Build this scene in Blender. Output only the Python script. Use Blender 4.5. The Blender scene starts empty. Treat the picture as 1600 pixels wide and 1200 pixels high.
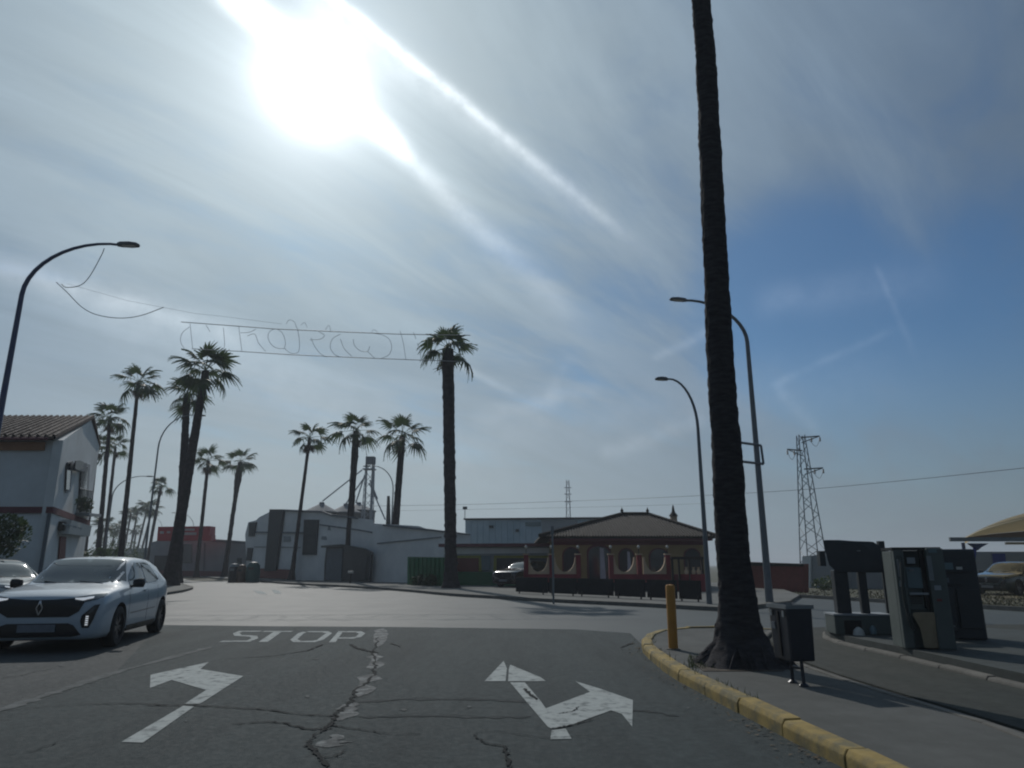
import bpy, bmesh, math, random
from mathutils import Vector, Matrix, noise
from mathutils.bvhtree import BVHTree
from math import sin, cos, tan, atan, atan2, pi, radians, sqrt

random.seed(7)
C = bpy.context.scene.collection
SC = bpy.context.scene

# ------------------------------------------------------------------ camera
F = 1109.0                       # focal length in pixels of a 1600 px wide picture
PITCH = atan(283 / F)
EYE = 1.30
cam_d = bpy.data.cameras.new('camera'); cam = bpy.data.objects.new('camera', cam_d); C.objects.link(cam)
cam.location = (0, 0, EYE); cam.rotation_euler = (pi / 2 + PITCH, 0, 0)
cam_d.sensor_width = 36; cam_d.lens = F / 1600 * 36; cam_d.clip_start = 0.05; cam_d.clip_end = 6000
SC.camera = cam

def ray(px, py):
    x = (px - 800) / F; y = (600 - py) / F
    return Vector((x, cos(PITCH) - y * sin(PITCH), sin(PITCH) + y * cos(PITCH)))
def G(px, py, z=0.0):            # point of the ground seen at a pixel
    d = ray(px, py); t = (z - EYE) / d.z
    return Vector((d.x * t, d.y * t, z))
def P(px, py, Y):                # point at a pixel, Y metres ahead
    d = ray(px, py); t = Y / d.y
    return Vector((d.x * t, Y, EYE + d.z * t))
def PL(px, py, A, B):            # point at a pixel on the vertical plane through A and B
    d = ray(px, py); nx, ny = B[1] - A[1], -(B[0] - A[0])
    t = (A[0] * nx + A[1] * ny) / (d.x * nx + d.y * ny)
    return Vector((d.x * t, d.y * t, EYE + d.z * t))
def gy(Y):                       # picture row of the ground Y metres ahead
    return 600 + F * tan(atan(EYE / Y) + PITCH)
def GX(px, Y):                   # ground point Y metres ahead below picture column px (at its own row)
    return P(px, gy(Y), Y)

# ------------------------------------------------------------------ light and sky
SUN = ray(491, 132).normalized()
SEL = math.asin(SUN.z); SAZ = atan2(SUN.x, SUN.y)
sd = bpy.data.lights.new('sun', 'SUN'); so = bpy.data.objects.new('sun', sd); C.objects.link(so)
sd.energy = 2.0; sd.angle = radians(0.6); sd.color = (1.0, 0.965, 0.91)
so.rotation_euler = (-SUN).to_track_quat('-Z', 'Y').to_euler(); so.location = (0, 0, 40)
SC.view_settings.view_transform = 'Standard'; SC.view_settings.look = 'None'
SC.view_settings.exposure = 0; SC.view_settings.gamma = 1; SC.view_settings.use_curve_mapping = False
SC.cycles.filter_width = 2.1

world = bpy.data.worlds.new('World'); SC.world = world; world.use_nodes = True
NT = world.node_tree; NT.nodes.clear()
def wn(t, **k):
    n = NT.nodes.new(t)
    for a, b in k.items(): setattr(n, a, b)
    return n
def _set(sock, v):
    if isinstance(v, bpy.types.NodeSocket): NT.links.new(v, sock)
    elif isinstance(v, (tuple, list, Vector)) and sock.type == 'RGBA' and len(v) == 3: sock.default_value = (*v, 1)
    else: sock.default_value = v
def M_(op, a, b=None, c=None, clamp=False):
    n = wn('ShaderNodeMath', operation=op, use_clamp=clamp)
    for i, v in enumerate((a, b, c)):
        if v is not None: _set(n.inputs[i], v)
    return n.outputs[0]
def V_(op, a, b=None):
    n = wn('ShaderNodeVectorMath', operation=op); _set(n.inputs[0], a)
    if b is not None: _set(n.inputs[1], b)
    return n.outputs['Value'] if op in ('DOT_PRODUCT', 'LENGTH') else n.outputs[0]
def mixc(f, a, b, mode='MIX'):
    n = wn('ShaderNodeMix', data_type='RGBA', blend_type=mode)
    _set(n.inputs[0], f); _set(n.inputs[6], a); _set(n.inputs[7], b); return n.outputs[2]
def smooth(v, lo, hi, a=0.0, b=1.0):
    n = wn('ShaderNodeMapRange', interpolation_type='SMOOTHSTEP')
    _set(n.inputs[0], v); n.inputs[1].default_value = lo; n.inputs[2].default_value = hi
    n.inputs[3].default_value = a; n.inputs[4].default_value = b; return n.outputs[0]
def wnoise(vec, scale, detail=4, rough=0.55, dist=0.0):
    n = wn('ShaderNodeTexNoise'); _set(n.inputs['Vector'], vec)
    n.inputs['Scale'].default_value = scale; n.inputs['Detail'].default_value = detail
    n.inputs['Roughness'].default_value = rough; n.inputs['Distortion'].default_value = dist
    return n.outputs[0]

sky = wn('ShaderNodeTexSky', sky_type='NISHITA', sun_disc=False, sun_elevation=SEL, sun_rotation=SAZ)
sky.air_density = 1.1; sky.dust_density = 0.8; sky.ozone_density = 2.5; sky.altitude = 50
SKY_STR = 0.055
tc = wn('ShaderNodeTexCoord'); D = V_('NORMALIZE', tc.outputs['Generated'])
sep = wn('ShaderNodeSeparateXYZ'); NT.links.new(D, sep.inputs[0])
DZ = sep.outputs[2]
cs = V_('DOT_PRODUCT', D, tuple(SUN))
ang = M_('ARCCOSINE', M_('MINIMUM', cs, 0.99999))            # angle from the sun, radians
# high cloud sheet: direction projected onto a plane far above
den = M_('ADD', M_('MAXIMUM', DZ, 0.0), 0.16)
cb = wn('ShaderNodeCombineXYZ')
NT.links.new(M_('DIVIDE', sep.outputs[0], den), cb.inputs[0]); NT.links.new(M_('DIVIDE', sep.outputs[1], den), cb.inputs[1])
mp = wn('ShaderNodeMapping'); NT.links.new(cb.outputs[0], mp.inputs[0])
mp.vector_type = 'TEXTURE'; mp.inputs['Rotation'].default_value = (0, 0, radians(38)); mp.inputs['Scale'].default_value = (1.7, 0.8, 1)
mp.inputs['Location'].default_value = (0.35, 0.1, 0)
mp2 = wn('ShaderNodeMapping'); NT.links.new(cb.outputs[0], mp2.inputs[0])
mp2.vector_type = 'TEXTURE'; mp2.inputs['Rotation'].default_value = (0, 0, radians(50)); mp2.inputs['Scale'].default_value = (3.2, 0.75, 1)
n1 = wnoise(mp.outputs[0], 1.1, 5, 0.5, 0.35)
n2 = wnoise(mp.outputs[0], 4.5, 5, 0.6, 0.8)
# wispy sheet, thinner where the blue shows (a clearing low on the right)
blue = ray(1300, 520).normalized(); blue2 = ray(1560, 560).normalized(); blue3 = ray(1010, 560).normalized()
def spot(v, r0, r1):
    return smooth(V_('DOT_PRODUCT', D, tuple(v)), cos(radians(r0)), cos(radians(r1)))
stretch = M_('SUBTRACT', sep.outputs[2], 0.33)
clear = M_('MAXIMUM', spot(blue, 14, 2), M_('MULTIPLY', spot(blue2, 15, 3), 1.0))
clear = M_('MAXIMUM', clear, M_('MULTIPLY', spot(blue3, 10, 2), 0.30))
mask = M_('ADD', M_('MULTIPLY', n1, 1.1), M_('MULTIPLY', n2, 0.62))
mask = M_('SUBTRACT', mask, M_('MULTIPLY', clear, M_('MULTIPLY_ADD', n2, 0.9, 0.1)))
n3 = wnoise(mp2.outputs[0], 2.2, 6, 0.62, 0.5)
streak = smooth(n3, 0.34, 0.70, -0.15, 0.17)
mask = smooth(M_('ADD', mask, M_('MULTIPLY', streak, 0.9)), 0.24, 0.90, 0.16, 0.97)
side = smooth(ang, 0.12, 0.92, 1.0, 0.0)
near = M_('POWER', M_('MAXIMUM', M_('SUBTRACT', 1.0, M_('DIVIDE', ang, 1.3)), 0.0), 2.0)
lum = M_('MULTIPLY', M_('MULTIPLY_ADD', near, 0.54, 0.112), M_('ADD', 1.0, M_('MULTIPLY', streak, 0.7)))
low = smooth(DZ, 0.0, 0.3, 0.0, 1.0)
cloudc = mixc(side, (0.66, 0.98, 1.42), (0.86, 1.06, 1.17))
cl = wn('ShaderNodeVectorMath', operation='SCALE'); NT.links.new(cloudc, cl.inputs[0]); NT.links.new(lum, cl.inputs['Scale'])
skc = wn('ShaderNodeVectorMath', operation='SCALE'); NT.links.new(sky.outputs[0], skc.inputs[0]); skc.inputs['Scale'].default_value = SKY_STR
sk2 = mixc(1.0, skc.outputs[0], (0.43, 0.76, 1.02), 'MULTIPLY')
col = mixc(mask, sk2, cl.outputs[0])
# haze towards the horizon
hz = smooth(DZ, -0.02, 0.30, 0.95, 0.0)
hl = M_('MULTIPLY_ADD', M_('POWER', M_('MAXIMUM', M_('SUBTRACT', 1.0, M_('DIVIDE', ang, 1.35)), 0.0), 1.6), 0.80, 0.125)
hs = wn('ShaderNodeVectorMath', operation='SCALE'); NT.links.new(mixc(side, (0.78, 1.0, 1.15), (1.06, 1.12, 1.02)), hs.inputs[0]); NT.links.new(hl, hs.inputs['Scale'])
col = mixc(hz, col, hs.outputs[0])
wob = wnoise(D, 5.0, 3, 0.6); wob2 = wnoise(D, 26.0, 4, 0.65)
def trail(pts, w0, w1, a0, a1, wobble=0.012, ragged=0.5):
    """a vapour trail through directions of the sky, pts = two end pixels"""
    global col
    A = ray(*pts[0]).normalized(); B = ray(*pts[1]).normalized()
    n = A.cross(B).normalized(); T = (B - A.dot(B) * A).normalized(); full = atan2(B.dot(T), B.dot(A))
    d = V_('DOT_PRODUCT', D, tuple(n))
    d = M_('ADD', d, M_('MULTIPLY', M_('SUBTRACT', wob, 0.5), wobble * 2))
    t = M_('DIVIDE', M_('ARCTAN2', V_('DOT_PRODUCT', D, tuple(T)), V_('DOT_PRODUCT', D, tuple(A))), full)
    tcl = M_('MINIMUM', M_('MAXIMUM', t, 0.0), 1.0)
    w = M_('MULTIPLY_ADD', tcl, w1 - w0, w0)
    g = M_('DIVIDE', d, w); g = M_('EXPONENT', M_('MULTIPLY', M_('MULTIPLY', g, g), -1.0))
    ends = M_('MULTIPLY', smooth(t, -0.06, 0.10), smooth(t, 0.80, 1.05, 1.0, 0.0))
    al = M_('MULTIPLY_ADD', tcl, a1 - a0, a0)
    rg = M_('MULTIPLY_ADD', smooth(wob2, 0.3, 0.7), ragged, 1 - ragged)
    f = M_('MULTIPLY', M_('MULTIPLY', g, ends), M_('MULTIPLY', al, rg))
    sc_ = wn('ShaderNodeVectorMath', operation='SCALE'); sc_.inputs[0].default_value = (1, 1.02, 1.04)
    NT.links.new(M_('MULTIPLY', f, M_('MULTIPLY_ADD', near, 1.2, 0.12)), sc_.inputs['Scale'])
    col = mixc(1.0, col, sc_.outputs[0], 'ADD')
trail(((455, -60), (1050, 430)), 0.0060, 0.009, 0.70, 0.05, 0.006, 0.5)
trail(((430, -60), (1000, 400)), 0.018, 0.020, 0.25, 0.06, 0.010)
trail(((330, -40), (640, 245)), 0.016, 0.014, 1.2, 0.9, 0.004, 0.3)
trail(((560, 175), (940, 540)), 0.010, 0.022, 0.40, 0.06, 0.014, 0.4)
trail(((-120, 385), (440, 540)), 0.013, 0.014, 0.26, 0.15, 0.006)
trail(((60, 420), (860, 800)), 0.040, 0.04, 0.14, 0.05, 0.02)
trail(((1370, 415), (1440, 580)), 0.0035, 0.0045, 0.20, 0.05, 0.003, 0.8)
trail(((1210, 600), (1410, 508)), 0.0055, 0.005, 0.14, 0.07, 0.005, 0.8)
trail(((1208, 598), (1290, 690)), 0.007, 0.008, 0.15, 0.10, 0.004, 0.7)
trail(((690, 555), (815, 622)), 0.0045, 0.006, 0.22, 0.12, 0.004)
trail(((905, 560), (820, 665)), 0.012, 0.018, 0.06, 0.07, 0.02, 0.8)
trail(((740, 655), (950, 600)), 0.014, 0.014, 0.12, 0.10, 0.01)
trail(((940, 715), (1110, 650)), 0.011, 0.013, 0.15, 0.16, 0.01)
trail(((1020, 560), (1120, 512)), 0.006, 0.008, 0.15, 0.15, 0.004)
trail(((1180, 470), (1500, 430)), 0.02, 0.03, 0.14, 0.10, 0.02)
trail(((700, 700), (1500, 560)), 0.03, 0.05, 0.06, 0.08, 0.03)
# the sun behind thin cloud: blown-out disc and aureole
def gauss(w):
    q = M_('DIVIDE', angd, w); return M_('EXPONENT', M_('MULTIPLY', M_('MULTIPLY', q, q), -1.0))
angd = M_('MAXIMUM', M_('ADD', ang, M_('MULTIPLY', M_('SUBTRACT', wob, 0.5), 0.03)), 0.0)
a1 = M_('EXPONENT', M_('MULTIPLY', ang, -15.0))
a2 = M_('EXPONENT', M_('MULTIPLY', ang, -5.0))
glow = M_('ADD', M_('ADD', M_('MULTIPLY', gauss(0.020), 4.0), M_('MULTIPLY', gauss(0.046), 1.5)), M_('ADD', M_('MULTIPLY', a1, 0.90), M_('MULTIPLY', a2, 0.10)))
gs = wn('ShaderNodeVectorMath', operation='SCALE'); gs.inputs[0].default_value = (1.0, 1.0, 0.99); NT.links.new(glow, gs.inputs['Scale'])
col = mixc(1.0, col, gs.outputs[0], 'ADD')
bg = wn('ShaderNodeBackground'); bg.inputs[1].default_value = 1.0; NT.links.new(col, bg.inputs[0])
out = wn('ShaderNodeOutputWorld'); NT.links.new(bg.outputs[0], out.inputs[0])

# ------------------------------------------------------------------ materials
def mat(name, color, rough=0.7, metal=0.0, var=0.15, vscale=3.0, bump=0.0, bscale=40.0, spec=0.5, coat=0.0,
        tint=None, tscale=0.6, tamount=0.0, wear=None, rvar=0.12, alpha=None, trans=0.0, stretch=None, ramp=(0.35, 0.65)):
    m = bpy.data.materials.new(name); m.use_nodes = True; nt = m.node_tree; b = nt.nodes['Principled BSDF']
    b.inputs['Roughness'].default_value = rough; b.inputs['Metallic'].default_value = metal
    b.inputs['Specular IOR Level'].default_value = spec
    if coat: b.inputs['Coat Weight'].default_value = coat; b.inputs['Coat Roughness'].default_value = 0.04
    if trans: b.inputs['Transmission Weight'].default_value = trans
    t = nt.nodes.new('ShaderNodeTexCoord'); vec = t.outputs['Object']
    if stretch:
        mpn = nt.nodes.new('ShaderNodeMapping'); mpn.inputs['Scale'].default_value = stretch
        nt.links.new(vec, mpn.inputs[0]); vec = mpn.outputs[0]
    def nz(sc, det=5, ro=0.6):
        n = nt.nodes.new('ShaderNodeTexNoise'); n.inputs['Scale'].default_value = sc
        n.inputs['Detail'].default_value = det; n.inputs['Roughness'].default_value = ro
        nt.links.new(vec, n.inputs['Vector']); return n.outputs[0]
    def rng(v, lo, hi, a=0., b_=1.):
        n = nt.nodes.new('ShaderNodeMapRange'); nt.links.new(v, n.inputs[0])
        n.inputs[1].default_value = lo; n.inputs[2].default_value = hi; n.inputs[3].default_value = a; n.inputs[4].default_value = b_
        return n.outputs[0]
    def mx(f, a, c):
        n = nt.nodes.new('ShaderNodeMix'); n.data_type = 'RGBA'
        nt.links.new(f, n.inputs[0])
        for s, v in ((6, a), (7, c)):
            if isinstance(v, bpy.types.NodeSocket): nt.links.new(v, n.inputs[s])
            else: n.inputs[s].default_value = (*v, 1)
        return n.outputs[2]
    c = mx(rng(nz(vscale), 0.3, 0.7), tuple(x * (1 - var) for x in color), tuple(min(1, x * (1 + var)) for x in color))
    if tint: c = mx(rng(nz(tscale, 6, 0.65), *ramp, 0, tamount), c, tint)
    if wear:                      # long streaks along the lanes: tyre polish, oil, dust
        mw = nt.nodes.new('ShaderNodeMapping'); mw.inputs['Scale'].default_value = (1.5, 0.16, 1); nt.links.new(t.outputs['Object'], mw.inputs[0])
        for sc_n, lo, hi, w in ((0.9, 0.45, 0.70, wear), (2.6, 0.55, 0.75, tuple(x * 1.45 for x in wear))):
            nw = nt.nodes.new('ShaderNodeTexNoise'); nw.inputs['Scale'].default_value = sc_n; nw.inputs['Detail'].default_value = 6; nw.inputs['Roughness'].default_value = 0.7
            nt.links.new(mw.outputs[0], nw.inputs['Vector']); c = mx(rng(nw.outputs[0], lo, hi, 0, 0.75), c, w)
        vo = nt.nodes.new('ShaderNodeTexVoronoi'); vo.inputs['Scale'].default_value = 26; nt.links.new(t.outputs['Object'], vo.inputs['Vector'])
        c = mx(rng(vo.outputs['Distance'], 0.16, 0.05, 0, 0.35), c, tuple(x * 2.0 for x in color))
    nt.links.new(c, b.inputs['Base Color'])
    nt.links.new(rng(nz(vscale * 2.3), 0.3, 0.7, max(0.02, rough * (1 - rvar)), min(1, rough * (1 + rvar))), b.inputs['Roughness'])
    if bump:
        bn = nt.nodes.new('ShaderNodeBump'); bn.inputs['Strength'].default_value = bump; bn.inputs['Distance'].default_value = 0.02
        nt.links.new(nz(bscale, 4, 0.7), bn.inputs['Height']); nt.links.new(bn.outputs[0], b.inputs['Normal'])
    return m

MT = dict(
    road=mat('worn_asphalt', (0.064, 0.077, 0.076), 0.68, var=0.08, vscale=0.35, rvar=0.03, bump=0.0, bscale=30, spec=0.30, tint=(0.052, 0.061, 0.063), tscale=0.16, tamount=0.8),
    asphalt=mat('dark_asphalt', (0.050, 0.064, 0.066), 0.88, var=0.25, vscale=9, bump=0.7, bscale=90, spec=0.22, tint=(0.062, 0.076, 0.077), tscale=0.55, tamount=0.6, wear=(0.031, 0.039, 0.041)),
    lane=mat('old_asphalt', (0.068, 0.075, 0.076), 0.85, var=0.2, vscale=7, bump=0.6, bscale=80, spec=0.22, tint=(0.048, 0.055, 0.057), tscale=0.8, tamount=0.7, wear=(0.042, 0.050, 0.052)),
    apron=mat('apron_asphalt', (0.050, 0.056, 0.050), 0.88, var=0.15, vscale=4, bump=0.5, bscale=80, spec=0.2, tint=(0.07, 0.07, 0.062), tscale=0.5, tamount=0.7, wear=(0.036, 0.040, 0.037)),
    seal=mat('sealed_band', (0.024, 0.030, 0.032), 0.95, var=0.2, vscale=6, bump=0.4, bscale=80, spec=0.2, tint=(0.040, 0.050, 0.052), tscale=1.4, tamount=1.0),
    crack=mat('crack_dark', (0.018, 0.021, 0.022), 0.95, var=0.3, vscale=20, spec=0.1),
    crumb=mat('crumbled_white_paint', (0.17, 0.185, 0.185), 0.9, var=0.3, vscale=18, bump=0.5, bscale=60, tint=(0.055, 0.062, 0.064), tscale=5, tamount=1.0, ramp=(0.42, 0.55)),
    paint=mat('worn_road_paint', (0.37, 0.40, 0.39), 0.85, var=0.10, vscale=6, bump=0.4, bscale=90, spec=0.2, tint=(0.11, 0.125, 0.125), tscale=7, tamount=0.9, ramp=(0.50, 0.68)),
    faint=mat('faded_road_paint', (0.12, 0.13, 0.13), 0.9, var=0.2, vscale=9, bump=0.4, bscale=90, spec=0.2, tint=(0.065, 0.072, 0.072), tscale=3, tamount=1.0, ramp=(0.4, 0.6)),
    pave=mat('concrete_pavement', (0.120, 0.123, 0.117), 0.92, var=0.12, vscale=2.5, bump=0.25, bscale=70, spec=0.2, tint=(0.075, 0.078, 0.072), tscale=0.9, tamount=0.7, wear=(0.080, 0.083, 0.078)),
    farpave=mat('far_pavement', (0.17, 0.172, 0.162), 0.9, var=0.12, vscale=1.5, bump=0.2, bscale=30, spec=0.2, tint=(0.11, 0.112, 0.105), tscale=0.4, tamount=0.7),
    kerb=mat('grey_kerb', (0.16, 0.155, 0.14), 0.9, var=0.2, vscale=4, bump=0.4, bscale=50, spec=0.2),
    ykerb=mat('yellow_kerb_paint', (0.36, 0.265, 0.10), 0.85, var=0.18, vscale=5, bump=0.4, bscale=60, spec=0.2, tint=(0.17, 0.155, 0.10), tscale=4.5, tamount=0.9, ramp=(0.42, 0.62)),
    field=mat('dry_field', (0.085, 0.078, 0.052), 0.95, var=0.3, vscale=0.6, bump=0.1, bscale=8, tint=(0.05, 0.057, 0.03), tscale=0.12, tamount=0.9),
    earth=mat('bare_earth', (0.07, 0.055, 0.04), 0.95, var=0.3, vscale=8, bump=0.8, bscale=40),
    drygrass=mat('dry_grass_blade', (0.10, 0.095, 0.05), 0.9, var=0.3, vscale=5),
    grass=mat('grass_blade', (0.10, 0.12, 0.04), 0.8, var=0.3, vscale=20),
    bark=mat('palm_bark', (0.050, 0.048, 0.052), 0.95, var=0.35, vscale=6, bump=0.9, bscale=22, spec=0.1, stretch=(1, 1, 4)),
    bark2=mat('shaggy_palm_bark', (0.045, 0.040, 0.043), 0.95, var=0.4, vscale=5, bump=0.9, bscale=14, spec=0.1),
    frond=mat('palm_leaf', (0.030, 0.055, 0.026), 0.6, var=0.3, vscale=2.5, spec=0.35),
    deadfrond=mat('dead_palm_leaf', (0.10, 0.075, 0.045), 0.9, var=0.3, vscale=3),
    stalk=mat('leaf_stalk', (0.07, 0.085, 0.035), 0.6, var=0.2),
    leaf=mat('tree_leaf', (0.045, 0.07, 0.03), 0.6, var=0.35, vscale=2, spec=0.3),
    wood=mat('tree_bark', (0.08, 0.06, 0.045), 0.95, var=0.3, bump=0.5),
    bluepole=mat('blue_painted_steel', (0.035, 0.06, 0.16), 0.4, 0.0, var=0.1, spec=0.5, tint=(0.06, 0.07, 0.09), tscale=3, tamount=0.5),
    greypole=mat('grey_painted_steel', (0.13, 0.15, 0.17), 0.45, 0.3, var=0.12),
    lamphead=mat('lamp_head', (0.09, 0.10, 0.11), 0.4, 0.2, var=0.1),
    lens=mat('lamp_lens', (0.5, 0.5, 0.47), 0.2, 0.0, var=0.05),
    steel=mat('galvanised_steel', (0.20, 0.22, 0.23), 0.65, 0.3, var=0.15, vscale=5),
    farsteel=mat('distance_paled_steel', (0.30, 0.33, 0.36), 0.8, 0.0, var=0.08),  # grey steel with the faintness of distance put into its colour
    wire=mat('wire', (0.09, 0.10, 0.11), 0.6, 0.2, var=0.05),
    garland=mat('rope_light_frame', (0.30, 0.33, 0.35), 0.6, 0.1, var=0.1),
    white=mat('white_wall', (0.74, 0.77, 0.77), 0.85, var=0.05, vscale=0.8, bump=0.15, bscale=12, tint=(0.50, 0.52, 0.50), tscale=0.5, tamount=0.6),
    white2=mat('weathered_white_wall', (0.72, 0.74, 0.74), 0.85, var=0.06, vscale=0.5, bump=0.15, bscale=9, tint=(0.50, 0.53, 0.54), tscale=0.35, tamount=0.8),
    roller=mat('roof_tile', (0.050, 0.034, 0.030), 0.9, var=0.35, vscale=2.5, bump=0.5, bscale=14),
    darkroof=mat('old_brown_roof_tile', (0.020, 0.014, 0.011), 0.95, var=0.3, vscale=2.5, bump=0.5, bscale=10),
    orange=mat('orange_trim', (0.34, 0.17, 0.09), 0.8, var=0.12, vscale=2),
    redtrim=mat('dark_red_trim', (0.14, 0.045, 0.055), 0.8, var=0.12, vscale=2),
    red=mat('red_wall_paint', (0.26, 0.026, 0.036), 0.75, var=0.15, vscale=2, tint=(0.10, 0.02, 0.03), tscale=0.8, tamount=0.6),
    signred=mat('red_sign', (0.42, 0.015, 0.03), 0.5, var=0.08),
    yellow=mat('ochre_wall', (0.33, 0.245, 0.12), 0.85, var=0.12, vscale=1.5, tint=(0.26, 0.2, 0.09), tscale=0.6, tamount=0.6),
    cream=mat('cream_plaster', (0.50, 0.37, 0.25), 0.8, var=0.1, vscale=2),
    brightyellow=mat('yellow_paint', (0.26, 0.25, 0.05), 0.8, var=0.12),
    green=mat('green_sheet', (0.008, 0.12, 0.045), 0.6, var=0.15, vscale=1.5),
    bluegrey=mat('blue_grey_cladding', (0.42, 0.53, 0.60), 0.7, var=0.1, vscale=0.5, tint=(0.28, 0.40, 0.46), tscale=0.4, tamount=0.7),
    dark=mat('dark_opening', (0.022, 0.025, 0.03), 0.35, var=0.2),
    glass=mat('window_glass', (0.03, 0.04, 0.05), 0.06, var=0.1, spec=0.7),
    shutter=mat('dark_shutter', (0.035, 0.045, 0.05), 0.7, var=0.15),
    doorred=mat('red_brown_door', (0.16, 0.035, 0.03), 0.6, var=0.12),
    greymetal=mat('grey_sheet_metal', (0.12, 0.14, 0.16), 0.8, 0.0, var=0.12, vscale=2),
    curtain=mat('pale_curtain', (0.45, 0.45, 0.5), 0.9, var=0.1),
    wallgrey=mat('grey_rendered_wall', (0.30, 0.33, 0.35), 0.9, var=0.08, vscale=0.7, bump=0.1, bscale=8, tint=(0.22, 0.24, 0.25), tscale=0.4, tamount=0.7),
    blue=mat('blue_door', (0.02, 0.04, 0.22), 0.6, var=0.1),
    canopy=mat('cream_canvas', (0.80, 0.72, 0.54), 0.8, var=0.04),
    canopyin=mat('brown_canvas_underside', (0.20, 0.12, 0.07), 0.8, var=0.06),
    machine=mat('machine_grey_green', (0.085, 0.105, 0.100), 0.5, 0.1, var=0.12, vscale=3, bump=0.1, bscale=20),
    machined=mat('machine_dark', (0.030, 0.036, 0.042), 0.42, 0.1, var=0.2, vscale=3),
    slab=mat('island_slab', (0.036, 0.045, 0.043), 0.85, var=0.18, vscale=3, bump=0.3, bscale=40),
    screen=mat('blue_grey_panel', (0.11, 0.17, 0.19), 0.3, var=0.1),
    signtext=mat('pale_print', (0.50, 0.42, 0.42), 0.7, var=0.05),
    beige=mat('beige_plastic', (0.27, 0.21, 0.13), 0.6, var=0.15, vscale=6),
    whiteplastic=mat('white_plastic', (0.50, 0.50, 0.47), 0.6, var=0.06),
    bin=mat('bin_black', (0.020, 0.024, 0.034), 0.38, 0.1, var=0.2, vscale=5),
    binlit=mat('bin_sunlit_side', (0.30, 0.27, 0.22), 0.35, 0.7, var=0.2, vscale=5),  # sunlight on the bin's left face, put into a paler colour
    barrier=mat('dark_barrier_paint', (0.016, 0.018, 0.022), 0.7, var=0.25, vscale=3, spec=0.2),
    ypost=mat('ochre_post', (0.46, 0.21, 0.025), 0.6, var=0.12, vscale=4, tint=(0.35, 0.17, 0.04), tscale=3, tamount=0.6),
    carwhite=mat('pearl_white_paint', (0.38, 0.45, 0.51), 0.6, 0.0, var=0.004, coat=1.0),
    carwhite2=mat('plain_white_paint', (0.46, 0.50, 0.50), 0.35, 0.0, var=0.004, coat=1.0),
    cardark=mat('dark_car_paint', (0.014, 0.03, 0.03), 0.2, 0.2, var=0.05, coat=1.0),
    cardark2=mat('black_car_paint', (0.03, 0.022, 0.024), 0.25, 0.2, var=0.05, coat=1.0),
    black=mat('black_plastic', (0.012, 0.013, 0.015), 0.42, var=0.2, vscale=8),
    trim=mat('black_trim', (0.010, 0.010, 0.012), 0.35, var=0.1),
    tyre=mat('tyre_rubber', (0.017, 0.017, 0.018), 0.85, var=0.15),
    rim=mat('alloy_rim', (0.14, 0.14, 0.15), 0.32, 0.8, var=0.08),
    chrome=mat('chrome', (0.6, 0.6, 0.62), 0.12, 1.0, var=0.02),
    lampglass=mat('headlamp_glass', (0.05, 0.06, 0.07), 0.08, 0.1, var=0.05, coat=1.0),
    drl=mat('daylight_strip', (0.85, 0.88, 0.9), 0.2, 0.0, var=0.02),
    plate=mat('number_plate', (0.15, 0.17, 0.20), 0.5, var=0.2, vscale=9),
    autoglass=mat('car_glass', (0.035, 0.05, 0.055), 0.05, var=0.1, spec=0.9),
    binsgreen=mat('recycling_green', (0.02, 0.085, 0.075), 0.5, var=0.1),
    binsbrown=mat('recycling_brown', (0.12, 0.075, 0.05), 0.6, var=0.2),
)

# palm leaves let some light through
for _k in ('frond', 'leaf', 'canopy'):
    _m = MT[_k]; _nt = _m.node_tree; _p = _nt.nodes['Principled BSDF']; _o = [n for n in _nt.nodes if n.type == 'OUTPUT_MATERIAL'][0]
    _t = _nt.nodes.new('ShaderNodeBsdfTranslucent'); _t.inputs[0].default_value = (0.10, 0.16, 0.05, 1) if _k != 'canopy' else (0.82, 0.74, 0.58, 1); _x = _nt.nodes.new('ShaderNodeMixShader'); _x.inputs[0].default_value = 0.17 if _k != 'canopy' else 0.8
    _nt.links.new(_p.outputs[0], _x.inputs[1]); _nt.links.new(_t.outputs[0], _x.inputs[2]); _nt.links.new(_x.outputs[0], _o.inputs[0])
_b = MT['drl'].node_tree.nodes['Principled BSDF']; _b.inputs['Emission Color'].default_value = (0.9, 0.95, 1, 1); _b.inputs['Emission Strength'].default_value = 0.35   # running lights are on
# ------------------------------------------------------------------ helpers
ORG = {}
def tag(o, label=None, cat=None, group=None, kind=None):
    if label: o['label'] = label
    if cat: o['category'] = cat
    if group: o['group'] = group
    if kind: o['kind'] = kind
    return o
def thing(name, label, cat, loc=(0, 0, 0), group=None, rz=0.0, kind=None):
    o = bpy.data.objects.new(name, None); C.objects.link(o); o.location = loc; o.rotation_euler.z = rz
    o.empty_display_size = 0.3; ORG[o.name] = Vector(loc)
    return tag(o, label, cat, group, kind)
def copy_tree(o, parent=None):
    c = o.copy(); C.objects.link(c); c.parent = parent
    for ch in [k for k in bpy.data.objects if k.parent == o]: copy_tree(ch, c)
    return c

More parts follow.
